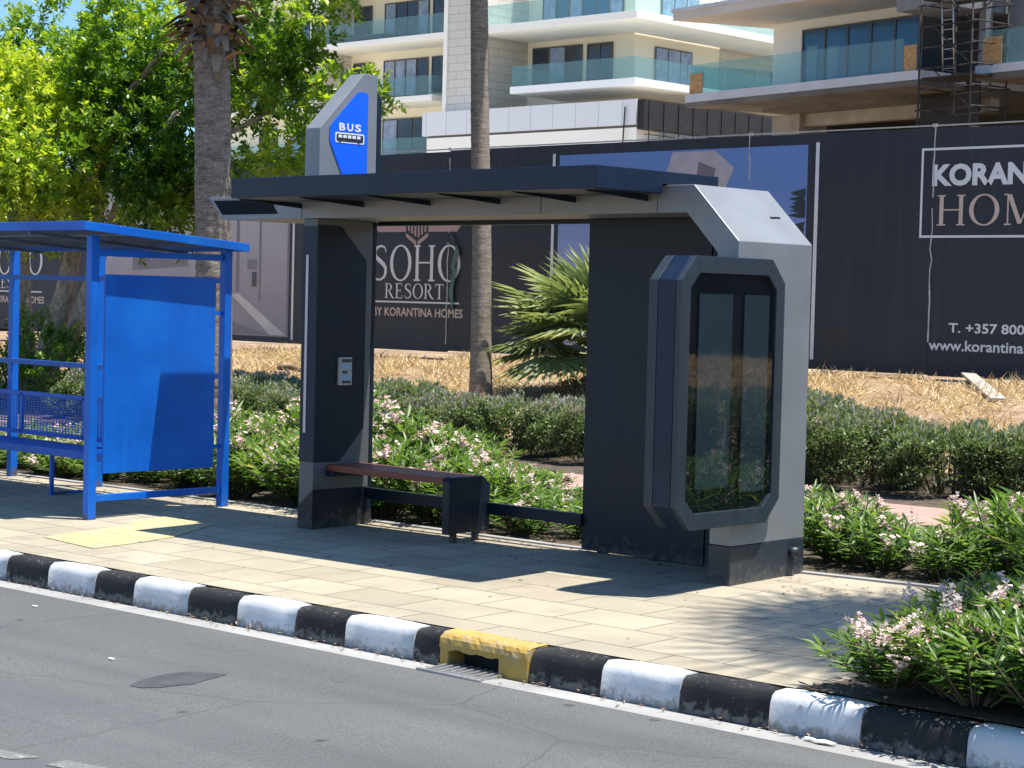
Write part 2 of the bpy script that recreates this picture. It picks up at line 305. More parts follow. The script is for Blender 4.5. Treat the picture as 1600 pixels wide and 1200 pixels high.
# ------------------------------------------------------------------ mesh builder
class MB:
    def __init__(s): s.v = []; s.f = []; s.sm = []
    def face(s, pts):
        i = len(s.v); s.v += [tuple(p) for p in pts]; s.f.append(tuple(range(i, i+len(pts)))); s.sm.append(False)
    def box(s, x0, x1, y0, y1, z0, z1):
        i = len(s.v)
        s.v += [(x, y, z) for x in (x0, x1) for y in (y0, y1) for z in (z0, z1)]
        for q in ((0, 1, 3, 2), (4, 6, 7, 5), (0, 4, 5, 1), (2, 3, 7, 6), (0, 2, 6, 4), (1, 5, 7, 3)):
            s.f.append(tuple(i+k for k in q)); s.sm.append(False)
        return s
    def prism(s, poly, vec):
        """poly: 3-d points of a planar polygon; swept along vec"""
        n = len(poly); i = len(s.v); vec = Vector(vec)
        a = [Vector(p) for p in poly]
        nn = sum(((a[k]-a[0]).cross(a[(k+1) % n]-a[0]) for k in range(1, n)), Vector())
        if nn.dot(vec) > 0: a.reverse()
        s.v += [tuple(p) for p in a]+[tuple(p+vec) for p in a]
        s.f.append(tuple(range(i, i+n))); s.f.append(tuple(range(i+2*n-1, i+n-1, -1)))
        for k in range(n):
            s.f.append((i+k, i+n+k, i+n+(k+1) % n, i+(k+1) % n))
        s.sm += [False]*(n+2); return s
    def beam(s, p, q, w, h=None, up=(0, 0, 1)):
        p, q = Vector(p), Vector(q); h = h or w; d = (q-p).normalized(); up = Vector(up)
        if abs(d.dot(up)) > .95: up = Vector((0, 1, 0))
        a = d.cross(up).normalized(); b = a.cross(d)
        s.prism([p+a*w/2+b*h/2, p-a*w/2+b*h/2, p-a*w/2-b*h/2, p+a*w/2-b*h/2], q-p); return s
    def tube(s, pts, rad, n=10, cap=True):
        pts = [Vector(p) for p in pts]; i0 = len(s.v); m = len(pts)
        if isinstance(rad, (int, float)): rad = [rad]*m
        ref = Vector((1, 0, 0))
        for k, p in enumerate(pts):
            d = (pts[min(k+1, m-1)]-pts[max(k-1, 0)]).normalized()
            r0 = ref if abs(d.dot(ref)) < .95 else Vector((0, 1, 0))
            a = (r0-d*d.dot(r0)).normalized(); b = d.cross(a)
            for j in range(n):
                t = 2*math.pi*j/n; s.v.append(tuple(p+(a*math.cos(t)+b*math.sin(t))*rad[k]))
        for k in range(m-1):
            for j in range(n):
                s.f.append((i0+k*n+j, i0+k*n+(j+1) % n, i0+(k+1)*n+(j+1) % n, i0+(k+1)*n+j)); s.sm.append(True)
        if cap:
            s.f.append(tuple(i0+j for j in reversed(range(n)))); s.f.append(tuple(i0+(m-1)*n+j for j in range(n))); s.sm += [False, False]
        return s
    def build(s, name, mat, parent=None, bev=0, origin=None):
        o = Vector(ORG.get(parent.name, (0, 0, 0))) if parent else Vector(origin or (0, 0, 0))
        me = bpy.data.meshes.new(name)
        me.from_pydata([tuple(Vector(p)-o) for p in s.v], [], s.f); me.validate()
        if len(me.polygons) == len(s.sm): me.polygons.foreach_set('use_smooth', s.sm)
        me.materials.append(mat)
        ob = bpy.data.objects.new(name, me); COL.objects.link(ob)
        if parent: ob.parent = parent; ORG[ob.name] = tuple(o)
        else: ob.location = o; ORG[ob.name] = tuple(o)
        if bev:
            b = ob.modifiers.new('edge', 'BEVEL'); b.width = bev; b.segments = 2; b.limit_method = 'ANGLE'; b.angle_limit = R(35)
        return ob
def tag(o, label=None, cat=None, group=None, kind=None):
    if label: o['label'] = label
    if cat: o['category'] = cat
    if group: o['group'] = group
    if kind: o['kind'] = kind
    return o
def thing(name, label, cat, loc, group=None):
    o = bpy.data.objects.new(name, None); COL.objects.link(o); o.location = loc; o.empty_display_size = .2
    ORG[o.name] = tuple(loc); return tag(o, label, cat, group)
def meshnp(name, V, F, mat, parent=None, var=None, origin=(0, 0, 0)):
    o = np.array(ORG.get(parent.name, (0, 0, 0))) if parent else np.array(origin)
    V = np.asarray(V, float)-o; F = np.asarray(F)
    me = bpy.data.meshes.new(name); k = F.shape[1]
    me.vertices.add(len(V)); me.vertices.foreach_set('co', V.astype(np.float32).ravel())
    me.loops.add(F.size); me.loops.foreach_set('vertex_index', F.astype(np.int32).ravel())
    me.polygons.add(len(F)); me.polygons.foreach_set('loop_start', np.arange(0, F.size, k, dtype=np.int32))
    me.polygons.foreach_set('loop_total', np.full(len(F), k, np.int32))
    me.update(calc_edges=True)
    if var is not None:
        at = me.attributes.new('var', 'FLOAT', 'POINT'); at.data.foreach_set('value', np.asarray(var, np.float32))
    me.materials.append(mat)
    ob = bpy.data.objects.new(name, me); COL.objects.link(ob)
    if parent: ob.parent = parent
    else: ob.location = tuple(o)
    ORG[ob.name] = tuple(o); return ob
def unit(a): return a/np.maximum(1e-9, np.linalg.norm(a, axis=1, keepdims=True))
def leaf_arrays(P, D, U, ln, wd, var, fold=.25, mid=.42):
    """kite leaves: P base points, D directions, U rough normals"""
    D = unit(D); s = unit(np.cross(D, U)); u = np.cross(s, D); n = len(P)
    ln = np.broadcast_to(ln, (n,))[:, None]; wd = np.broadcast_to(wd, (n,))[:, None]
    m = P+D*ln*mid
    V = np.empty((n, 4, 3)); V[:, 0] = P; V[:, 1] = m+s*wd/2+u*wd*fold; V[:, 2] = P+D*ln-u*ln*.08; V[:, 3] = m-s*wd/2+u*wd*fold
    b = np.arange(n)[:, None]*4
    F = np.concatenate([b+np.array([[0, 1, 2]]), b+np.array([[0, 2, 3]])], 0)
    return V.reshape(-1, 3), F, np.repeat(var, 4)
def leaves(name, P, D, U, ln, wd, var, mat, parent, **k):
    V, F, a = leaf_arrays(np.asarray(P), np.asarray(D), np.asarray(U), ln, wd, np.asarray(var), **k)
    return meshnp(name, V, F, mat, parent, a)
def rdir(n):
    return unit(rng.normal(size=(n, 3)))
def dup(root, loc, rz, sc=1, label=None, group=None):
    r = root.copy(); COL.objects.link(r); r.location = loc; r.rotation_euler = (0, 0, rz); r.scale = (sc, sc, sc) if not isinstance(sc, tuple) else sc
    for ch in list(root.children):
        c = ch.copy(); COL.objects.link(c); c.parent = r
    if label: r['label'] = label
    if group: r['group'] = group
    return r

# ------------------------------------------------------------------ lettering
def text(name, body, rect, frame, mat, parent, bold=0.0, lift=.004, fit=True):
    """built-in sans letters fitted to rect=(a0,a1,z0,z1); frame 'XZ' (faces -Y, at y) or 'YZ' (faces +X, at x)"""
    cu = bpy.data.curves.new('lettering', 'FONT'); cu.body = body; cu.offset = bold; cu.resolution_u = 3
    to = bpy.data.objects.new('tmp', cu); COL.objects.link(to)
    dg = bpy.context.evaluated_depsgraph_get(); me = bpy.data.meshes.new_from_object(to.evaluated_get(dg))
    bpy.data.objects.remove(to); bpy.data.curves.remove(cu)
    vs = [v.co.copy() for v in me.vertices]; x0 = min(v.x for v in vs); x1 = max(v.x for v in vs); y0 = min(v.y for v in vs); y1 = max(v.y for v in vs)
    a0, a1, z0, z1 = rect; mode, c = frame
    sy = (z1-z0)/(y1-y0); sx = (a1-a0)/(x1-x0) if fit else sy
    m = MB()
    def tr(v):
        a = a0+(v.x-x0)*sx; z = z0+(v.y-y0)*sy
        return (a, c-lift, z) if mode == 'XZ' else (c+lift, a, z)
    m.v = [tr(v) for v in vs]; m.f = [tuple(p.vertices) for p in me.polygons]; m.sm = [False]*len(m.f)
    bpy.data.meshes.remove(me)
    return m.build(name, mat, parent)
def ribbon(pts, wid):
    out = []; n = len(pts)
    for k in range(n):
        a = pts[max(k-1, 0)]; b = pts[min(k+1, n-1)]; dx, dy = b[0]-a[0], b[1]-a[1]; l = math.hypot(dx, dy) or 1
        out.append(((pts[k][0]-dy/l*wid[k]/2, pts[k][1]+dx/l*wid[k]/2), (pts[k][0]+dy/l*wid[k]/2, pts[k][1]-dx/l*wid[k]/2)))
    return [(out[k][0], out[k][1], out[k+1][1], out[k+1][0]) for k in range(n-1)]
def rc(x0, x1, y0, y1): return [((x0, y0), (x1, y0), (x1, y1), (x0, y1))]
def ring(cx, cy, rx, ry, ix, iy, a0=0, a1=360, n=28):
    o = []
    for k in range(n):
        t0, t1 = R(a0+(a1-a0)*k/n), R(a0+(a1-a0)*(k+1)/n)
        o.append(((cx+rx*math.cos(t0), cy+ry*math.sin(t0)), (cx+rx*math.cos(t1), cy+ry*math.sin(t1)), (cx+ix*math.cos(t1), cy+iy*math.sin(t1)), (cx+ix*math.cos(t0), cy+iy*math.sin(t0))))
    return o
def serif_glyph(ch):
    st, th, sf = .125, .045, .07
    def stem(x, w=st, y0=0, y1=1): return [rc(x, x+w, y0+th, y1-th), rc(x-sf, x+w+sf, y0, y0+th), rc(x-sf, x+w+sf, y1-th, y1)]
    if ch == 'H': return .92, stem(.09)+stem(.70)+[rc(.215, .70, .49, .535)]
    if ch == 'O': return .98, [ring(.49, .5, .46, .515, .325, .47)]
    if ch == 'T': return .80, [rc(.335, .465, th, .94), rc(.26, .54, 0, th), rc(.04, .76, .94, 1), rc(.04, .075, .80, .94), rc(.725, .76, .80, .94)]
    if ch == 'E': return .72, [rc(.09, .215, th, 1-th), rc(.02, .62, .955, 1), rc(.02, .66, 0, th), rc(.215, .50, .49, .535), rc(.585, .62, .80, .955), rc(.625, .66, th, .22), rc(.465, .50, .40, .49), rc(.465, .50, .535, .62)]
    if ch == 'R':
        leg = [(.40, .50), (.52, .33), (.66, .12), (.78, .02), (.90, .0)]
        return .88, stem(.09)+[ring(.32, .745, .33, .255, .20, .21, -90, 90, 16), rc(.215, .32, .955, 1), rc(.215, .32, .49, .535), ribbon(leg, [.10, .13, .13, .09, .03])]
    if ch == 'S':
        P = [(.60, .80), (.585, .90), (.50, .965), (.36, .975), (.22, .93), (.145, .83), (.15, .72), (.23, .63), (.37, .55), (.51, .46), (.60, .36), (.61, .22), (.54, .10), (.41, .03), (.26, .02), (.14, .08), (.09, .22)]
        W = [.03, .05, .055, .06, .085, .115, .12, .125, .135, .13, .12, .11, .085, .06, .055, .05, .03]
        return .70, [ribbon(P, W)]
    if ch == 'M':
        return 1.12, [rc(.14, .185, th, .94), rc(.06, .27, 0, th), rc(.05, .185, .955, 1), rc(.86, .985, th, .955), rc(.79, 1.06, 0, th), rc(.86, 1.06, .955, 1),
                      ribbon([(.215, .97), (.53, .05)], [.13, .13]), ribbon([(.55, .04), (.86, .96)], [.045, .045])]
    return .5, []
def serif(name, body, rect, y, mat, parent, gap=.06):
    a0, a1, z0, z1 = rect; x = 0; quads = []; lvl = 0
    for ch in body:
        w, parts = serif_glyph(ch)
        for j, part in enumerate(parts):
            for q in part: quads.append(([(x+p[0], p[1]) for p in q], j))
        x += w+gap
    tot = x-gap; m = MB()
    for q, j in quads:
        m.face([(a0+p[0]/tot*(a1-a0), y-.004-.0012*j, z0+p[1]*(z1-z0)) for p in q])
    return m.build(name, mat, parent)

# ================================================================== SETTING
def sheet(name, xs, prof, mat, zoff=0, tilt=True):
    """a ground strip: prof = [(y, z)], tilted with the street"""
    m = MB(); n = len(prof)
    for x in xs:
        for y, z in prof: m.v.append((x, y, z+(gz(x, 0) if tilt else 0)))
    for i in range(len(xs)-1):
        for j in range(n-1):
            m.f.append((i*n+j, (i+1)*n+j, (i+1)*n+j+1, i*n+j+1)); m.sm.append(False)
    return tag(m.build(name, mat), kind='structure')
M_PALE = plain('pale bounce ground', (.64, .57, .46), .95, 0, .15, .1)
XS = [-600, -60, -40, -20, -10, 0, 10, 20, 30, 60, 600]
KY = -2.37                                   # kerb front edge
KZ = .02*KY                                  # its level
sheet('ground', XS, [(-600, -.6), (-40, -.6), (-2.5, -.6), (-2.2, -.35), (-2.17, -.075), (.4, -.03), (.9, -.005), (4.0, -.01), (5.5, -.01), (6.6, .03), (7.6, .14), (9.0, .33), (11, .53), (13, .68), (15.8, .78), (22, .8), (60, .8), (600, .8)], M_SOIL)
sheet('bounce_ground', [-150, -100, -70, -40], [(17, .815), (30, .83), (60, .83), (90, .83)], M_PALE, tilt=False)  # pale sheet added out of view to bounce light under the balconies
road_ = sheet('road', XS, [(-13, KZ-.17), (KY-.22, KZ-.17)], M_ROAD)
gut_ = sheet('gutter', XS, [(KY-.2195, KZ-.169), (KY-.035, KZ-.176)], M_GUT)
# pavement: its back edge sits in front of the planting bed, its right part narrows beside the front bed
pv = MB()
back = [(-40, .70), (-8, .70), (-3.5, .70), (-1.2, .67), (.0, .64), (1.9, .60), (3.0, .66), (3.95, .76), (4.7, .82), (6, .86), (9, .9), (30, .9)]
front = lambda x: -2.232 if x < 6.0 else (-2.232+(x-6.0)/.35*1.7 if x < 6.35 else -.5)
xs = sorted(set([b[0] for b in back]+[6.0, 6.07, 6.35, 6.2, 6.3]+list(range(-40, 31, 5))))
def backy(x):
    for (x0, y0), (x1, y1) in zip(back, back[1:]):
        if x0 <= x <= x1: return y0+(y1-y0)*(x-x0)/(x1-x0)
ny = 6
for x in xs:
    f, b = front(x), backy(x)
    for j in range(ny+1):
        y = f+(b-f)*j/ny; pv.v.append((x, y, gz(x, y)))
for i in range(len(xs)-1):
    for j in range(ny):
        k = i*(ny+1)+j; pv.f.append((k, k+ny+1, k+ny+2, k+1)); pv.sm.append(False)
M_MULCH = plain('dark bed soil', (.085, .062, .042), .95, 0, .45, 9, .8, 35)
pave_ = tag(pv.build('pavement', M_PAVE), kind='structure')
ed = MB()
for i in range(len(xs)-1):                    # rear edging strip of the pavement
    x0, x1 = xs[i], xs[i+1]; y0, y1 = backy(x0), backy(x1)
    ed.prism([(x0, y0, gz(x0, y0)-.06), (x0, y0+.07, gz(x0, y0)-.06), (x0, y0+.07, gz(x0, y0)+.012), (x0, y0, gz(x0, y0)+.012)], (x1-x0, y1-y0, gz(x1, y1)-gz(x0, y0)))
ed.build('pavement_edging', M_GUT, pave_)
gut_.parent = road_; del gut_['kind']
sheet('bed_ground', [-40, -20, -10, 0, 10, 30], [(.60, -.016), (1.0, .0), (4.049, .0)], M_MULCH)
sheet('bed_ground', [-40, -20, -10, 0, 10, 30], [(5.401, .004), (6.6, .04), (7.5, .14)], M_MULCH)
sheet('path', [-40, -20, -10, 0, 10, 30], [(4.05, .012), (5.4, .012)], M_PINK)

# kerb stones
kerb = tag(thing('kerb', None, None, (0, KY, 0)), kind='structure')
def kerb_stone(x0, x1, mat, inlet=False):
    prof = [(.0, -.24), (-.012, -.17), (.0, -.055), (.012, -.02), (.04, -.001), (.13, .0), (.149, -.002), (.153, -.009), (.155, -.24)]
    m = MB(); n = len(prof); g = .0025; k = max(2, int((x1-x0)/.12)+1)
    for i in range(k+1):
        x = x0+g+(x1-x0-2*g)*i/k; e = .006 if i in (0, k) else 0
        for y, z in prof:
            j = rng.normal(0, .0022); m.v.append((x, KY+y+(e if y < .05 else 0)+j, KZ+gz(x, 0)+z-(e if z > -.03 else 0)+j))
    for i in range(k):
        for j in range(n-1):
            m.f.append((i*n+j, (i+1)*n+j, (i+1)*n+j+1, i*n+j+1)); m.sm.append(True)
    m.f.append(tuple(range(n-1, -1, -1))); m.f.append(tuple(k*n+j for j in range(n))); m.sm += [False, False]
    m.f = [tuple(reversed(f)) for f in m.f]
    return m.build('kerb_stone', mat, kerb)
bx = [-.43, .07, .61, 1.03, 1.59, 2.07, 2.60, 3.03, 3.59, 3.80]
cols = [M_KB, M_KW, M_KB, M_KW, M_KB, M_KW, M_KB, M_KW, M_KB]
for i in range(9): kerb_stone(bx[i], bx[i+1], cols[i])
x = -.43; c = 0
while x > -14: kerb_stone(x-.5, x, M_KW if c % 2 == 0 else M_KB); x -= .5; c += 1
bx = [4.45, 4.93, 5.43, 5.95, 6.45, 6.98]
for i in range(5): kerb_stone(bx[i], bx[i+1], [M_KB, M_KW][i % 2])
x = 6.98; c = 0
while x < 15: kerb_stone(x, x+.5, [M_KW, M_KB][c % 2]); x += .5; c += 1
# yellow drain inlet stone: a lintel over an opening
dr = thing('drain_inlet', 'yellow painted kerb drain inlet with dark opening and metal grate', 'drain', (4.12, KY, KZ))
ZK = KZ+gz(4.1, 0)
m = MB()
prof = [(-.010, -.078), (-.012, -.055), (-.006, -.028), (.006, -.010), (.022, .001), (.06, .005), (.11, .006), (.155, .003), (.16, -.02), (.16, -.08), (.10, -.082), (.04, -.082)]
n = len(prof); K = 26
for i in range(K+1):
    x = 3.805+.64*i/K
    for k, (y, z) in enumerate(prof): m.v.append((x+rng.normal(0, .002), KY-.006+y+rng.normal(0, .0016), ZK+z+rng.normal(0, .0016)-(.012*abs(math.sin(i*.55)) if k == 0 else 0)))
for i in range(K):
    for j in range(n): m.f.append((i*n+j, i*n+(j+1) % n, (i+1)*n+(j+1) % n, (i+1)*n+j)); m.sm.append(False)
m.f += [tuple(range(n-1, -1, -1)), tuple(K*n+j for j in range(n))]; m.sm += [False, False]
m.f = [tuple(reversed(f)) for f in m.f]
m.build('lintel', M_KY, dr)
for a, b in ((3.806, 3.868), (4.238, 4.445)):
    m = MB(); m.box(a, b, KY-.016, KY+.145, ZK-.24, ZK-.07); m.build('side_block', M_KY, dr, .008)
m = MB(); m.box(3.869, 4.237, KY+.11, KY+.14, ZK-.24, ZK-.084); m.box(3.869, 4.237, KY-.01, KY+.109, ZK-.24, ZK-.178); m.build('cavity', M_BLACKN, dr)  # black lining: the shade inside the opening is put into its colour
m = MB()
for i in range(9):
    x = 3.86+.05*i; m.prism([(x, KY-.21, ZK-.168), (x+.022, KY-.21, ZK-.168), (x+.022, KY+.02, ZK-.155), (x, KY+.02, ZK-.155)], (0, 0, -.02))
m.box(3.84, 4.31, KY-.225, KY-.205, ZK-.186, ZK-.160); m.build('grate', M_SILVER, dr)
# tactile strip, stain, lane dashes, litter
m = MB(); p = [(-1.02, -1.69), (-.25, -1.79), (-.28, -1.45), (-.36, -1.02), (-.75, -.34), (-1.42, -.32), (-1.17, -.93)]
m.prism([(x, y, gz(x, y)+.002) for x, y in p], (0, 0, .004)); m.build('tactile_paving', M_TACT, pave_)
m = MB(); zr = lambda x: KZ-.17+gz(x, 0)
pts = [(3.22, -3.97), (3.13, -3.82), (3.09, -3.64), (3.10, -3.56), (3.12, -3.51), (3.19, -3.46), (3.30, -3.42), (3.33, -3.50), (3.36, -3.62), (3.40, -3.72), (3.37, -3.80), (3.36, -3.90), (3.30, -3.96)]
m.face([(x, y, zr(x)+.003) for x, y in pts]); m.build('oil_stain', M_STAIN, road_)
m = MB()
m.face([(x, y, zr(x)+.003) for x, y in [(3.72, -5.36), (4.20, -5.27), (4.26, -5.16), (3.78, -5.24)]])
m.face([(x, y, zr(x)+.003) for x, y in [(4.38, -5.22), (4.9, -5.12), (4.96, -5.0), (4.37, -5.11)]])
for i in range(6):
    x = 5.6+i*3; m.face([(x, -5.1, zr(x)+.003), (x+1.4, -5.08, zr(x)+.003), (x+1.4, -4.97, zr(x)+.003), (x, -4.99, zr(x)+.003)])
m.build('road_marking', M_LINE, road_)
def scrap(x, y, z, r, label):
    m = MB(); pts = []
    for k in range(7):
        t = 2*math.pi*k/7; q = r*(.6+.5*random.random()); pts.append((x+q*1.6*math.cos(t), y+q*.7*math.sin(t), z))
    m.prism([(a, b, c+.004) for a, b, c in pts], (0, 0, .004))
    tag(m.build('paper_scrap', M_WHITE, None, .003, (x, y, z)), label, 'litter', 'scraps of litter on the road')
scrap(6.33, -2.47, zr(6.3)+.005, .05, 'crumpled white paper in the gutter below the white kerb stone')
scrap(6.24, -2.46, zr(6.3)+.005, .028, 'small white scrap beside the crumpled paper in the gutter')
scrap(2.56, -3.61, zr(2.5), .022, 'white flake on the asphalt beyond the dark oil stain')
scrap(.73, -2.9, zr(.7), .022, 'white flake on the asphalt near the left kerb stones')

# ================================================================== NEW BUS SHELTER
H, T = 2.35, 2.525
bs = thing('bus_shelter', 'modern grey and black bus shelter with flat canopy, bench and blue bus sign', 'bus shelter', (0, 0, 0))
XR, XL = 3.927, 3.765; D = .785
BV = .004
m = MB(); m.prism([(-1.33, 0, T), (3.27, 0, T-.008), (3.27, 0, H), (-1.13, 0, H)], (0, .70, 0)); beam = m.build('roof_beam', M_GREY, bs, BV)
m = MB(); m.prism([(-1.255, -.006, 2.500), (-.56, -.006, 2.497), (-.47, -.006, 2.388), (-1.145, -.006, 2.388)], (0, .005, 0)); m.build('message_display', plain('unlit display', (.004, .004, .006), .55, 0, .1, spec=.15), bs)
m = MB()
for x in (-.19, 2.27): m.box(x-.002, x+.002, -.0025, .002, H+.004, T-.012)
m.build('panel_joint', M_GREYD, bs)
# right cap, chamfer and leg in one bent box section
m = MB(); m.prism([(3.275, 0, T), (3.568, 0, T), (XR, 0, 2.171), (XR, 0, .283), (XL, 0, .283), (XL, 0, 2.10), (3.514, 0, H), (3.275, 0, H)], (0, D, 0)); m.build('portal_leg', M_GREY, bs, BV)
g4 = gz(3.9, .3)
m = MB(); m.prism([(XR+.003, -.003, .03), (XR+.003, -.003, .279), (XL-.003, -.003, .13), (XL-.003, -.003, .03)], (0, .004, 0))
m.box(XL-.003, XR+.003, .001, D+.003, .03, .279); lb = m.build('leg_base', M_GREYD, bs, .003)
m = MB(); m.box(XL+.02, XR-.02, .03, D-.03, g4-.05, .03); m.build('foot', M_DARK, bs)
m = MB(); m.tube([(XR, .651, .199), (XR+.055, .651, .199)], .036, 20); m.tube([(XR+.055, .651, .199), (XR+.062, .651, .199)], [.036, .03], 20)
pp = m.build('pipe_socket', M_GREYD, bs); m = MB(); m.tube([(XR+.0622, .651, .199), (XR+.0635, .651, .199)], .023, 20); m.build('socket_mouth', M_BLACKN, pp)
# canopy slab
m = MB(); m.box(-.198, 3.35, -.674, -.045, 2.467, 2.61); m.box(-.198, 3.35, -.045, .531, 2.530, 2.61); m.build('canopy', M_NAVY, bs, BV)
for xf in (-.188, .508, 1.207, 1.891, 2.581, 3.20):
    m = MB(); m.prism([(xf, -.62, 2.466), (xf, -.002, 2.466), (xf, -.002, 2.425), (xf, -.58, 2.458)], (-.012, 0, 0)); m.build('canopy_bracket', M_DARK, bs)
# back of the shelter: upper rear rail, lower rails
m = MB(); m.box(.005, 3.76, .604, .66, 2.318, 2.3485); m.build('rear_rail', M_DARK, bs, .003)
m = MB(); m.box(.002, 2.24, .52, .56, .21, .295); m.build('lower_rail', M_DARK, bs, .003)
# big dark panel
m = MB(); m.box(2.228, 3.30, .548, .60, .044, 2.346); m.build('back_panel', M_DARK, bs, BV)
m = MB(); m.box(3.308, 3.763, .552, .60, .048, 2.346); m.build('side_panel', M_DARK, bs, .003)
for a in (2.36, 3.1):
    m = MB(); m.box(a, a+.08, .565, .595, gz(a, .6)-.02, .05); m.build('foot', M_DARK, bs)
# left pillar
pl = MB(); pl.box(-.161, 0, 0, .564, 0, H-.002); pl = pl.build('pillar', metal('mid grey paint', (.12, .125, .13), .45, .1, amt=.08), bs, BV)
m = MB(); m.prism([(.0005, .004, 2.301), (.0005, .235, 2.297), (.0005, .500, 2.043), (.0005, .500, .758), (.0005, .262, .508), (.0005, .004, .508)], (.004, 0, 0)); m.build('inner_panel', M_DARK, pl, .002)
m = MB(); m.box(-.161, -.000, -.004, -.0005, .508, 2.29); m.build('front_panel', M_NAVY, pl)
m = MB(); m.prism([(.004, -.004, .005), (.004, -.004, .301), (-.05, -.004, .262), (-.165, -.004, .165), (-.165, -.004, .005)], (0, .0035, 0)); m.box(.0005, .004, 0, .566, .005, .301); m.box(-.165, -.1615, 0, .566, .005, .165); m.build('base_cover', M_DARK, pl)
m = MB(); m.box(-.116, -.088, -.010, -.0045, .73, 2.075); m.build('light_strip', M_SLAT, pl)
m = MB(); m.box(-.161, .003, .566, .60, .0, H-.004); m.build('rear_frame', M_DARK, pl, .002)
m = MB(); m.box(.005, .030, .213, .348, 1.09, 1.304); nt_ = m.build('card_reader', M_SILVER, pl, .004)
for a, b in ((1.215, 1.255), (1.135, 1.165)):
    m = MB(); m.box(.0302, .0312, .245, .335, a, b); m.build('reader_screen', plain('pale blue display', (.25, .45, .6), .3), nt_)
m = MB(); m.box(.0302, .0314, .245, .335, 1.105, 1.125); m.box(.0302, .0314, .24, .34, 1.265, 1.29); m.box(.0302, .0314, .25, .30, 1.18, 1.2); m.build('reader_label', plain('dark reader print', (.05, .05, .06), .5), nt_)
# totem with bus sign
tt = MB(); tt.prism([(0, 0, 2.605), (0, 0, 3.027), (0, .437, 3.473), (0, .578, 3.473), (0, .578, 2.605)], (-.164, 0, 0)); tt = tt.build('sign_tower', M_GREY, bs, BV)
m = MB(); m.prism([(.003, .581, 2.605), (.003, .581, 3.34), (.003, .625, 3.29), (.003, .625, 2.605)], (-.17, 0, 0)); m.build('rear_fin', M_NAVY, tt, .003)
sp = MB(); sp.prism([(.001, .096, 3.037), (.001, .102, 3.055), (.001, .366, 3.318), (.001, .385, 3.327), (.001, .455, 3.327), (.001, .479, 3.310), (.001, .479, 2.62), (.001, .262, 2.62), (.001, .099, 2.93), (.001, .096, 2.95)], (.005, 0, 0))
sp = sp.build('sign_plate', M_SIGN, tt)
for ch, a0, a1 in (('B', .184, .246), ('U', .263, .326), ('S', .343, .408)): text('lettering', ch, (a0, a1, 3.022, 3.080), ('YZ', .006), M_WHITE, tt, .035)
def rrect(m, y0, y1, z0, z1, r, x, dx):
    pts = []
    for cy, cz, a in ((y1-r, z1-r, 0), (y0+r, z1-r, 90), (y0+r, z0+r, 180), (y1-r, z0+r, 270)):
        for k in range(4): t = R(a+30*k); pts.append((x, cy+r*math.cos(t), cz+r*math.sin(t)))
    m.prism(pts, (dx, 0, 0))
m = MB(); rrect(m, .148, .443, 2.930, 3.008, .014, .0062, .002); m.build('pictogram_ground', M_WHITE, tt)
m = MB(); rrect(m, .160, .431, 2.941, 2.997, .012, .0084, .001)
for y in (.195, .385): m.tube([(.0086, y, 2.942), (.0097, y, 2.942)], .011, 12)
m.build('bus_pictogram', plain('black print', (.02, .02, .025), .5), tt)
m = MB()
for k in range(5): y = .178+.047*k; m.box(.0096, .0104, y, y+.036, 2.968, 2.990)
m.build('pictogram_windows', M_WHITE, tt)
# bench
be = MB()
for k in range(3): be.box(.0, 1.255, .135+.125*k, .253+.125*k, .44, .488)
be = be.build('bench', M_TIMBER, bs, .004)
m = MB(); m.prism([(1.20, .03, .493), (1.33, .11, .493), (1.33, .47, .493), (1.33, .55, .43), (1.33, .55, .085), (1.20, .55, .085), (1.20, .03, .40)], (0, 0, .0))
m = MB()
m.prism([(1.262, .16, .493), (1.262, .475, .493), (1.262, .55, .43), (1.262, .55, .087), (1.262, .13, .087), (1.262, .13, .46)], (.07, 0, 0)); m.build('bench_end', M_DARK, be, .004)
for y in (.215, .44):
    m = MB(); m.box(1.275, 1.31, y-.02, y+.02, gz(1.3, .3)-.01, .087); m.build('leg', M_DARK, be)
m = MB(); m.box(0.005, .07, .125, .52, .40, .4395); m.build('bracket', M_NAVY, be, .004)
# display kiosk: octagonal case wrapped round the leg
def octo(x, y0, y1, y2, y3, z0, z1, z2, z3): return [(x, y1, z3), (x, y2, z3), (x, y3, z2), (x, y3, z1), (x, y2, z0), (x, y1, z0), (x, y0, z1), (x, y0, z2)]
KO = (-.633, -.490, .276, .413, .420, .565, 1.917, 2.065)
kx = 3.99; kb = 3.745
case = MB(); 
def slab(m, xa, xb, ins):
    y0, y1, y2, y3, z0, z1, z2, z3 = KO
    m.prism(octo(xa, y0+ins, y1+ins*.6, y2-ins*.6, y3-ins, z0+ins, z1+ins*.6, z2-ins*.6, z3-ins), (xb-xa, 0, 0))
m1 = MB(); slab(m1, kb, 3.812, 0)
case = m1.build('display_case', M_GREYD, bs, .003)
m1 = MB(); slab(m1, 3.8125, 3.8155, .012); m1.build('shadow_gap', M_BLACKN, case)
m1 = MB(); slab(m1, 3.816, 3.948, .0); m1.build('case_body', M_NAVY, case, .003)
m1 = MB(); slab(m1, 3.9485, 3.9515, .012); m1.build('shadow_gap', M_BLACKN, case)
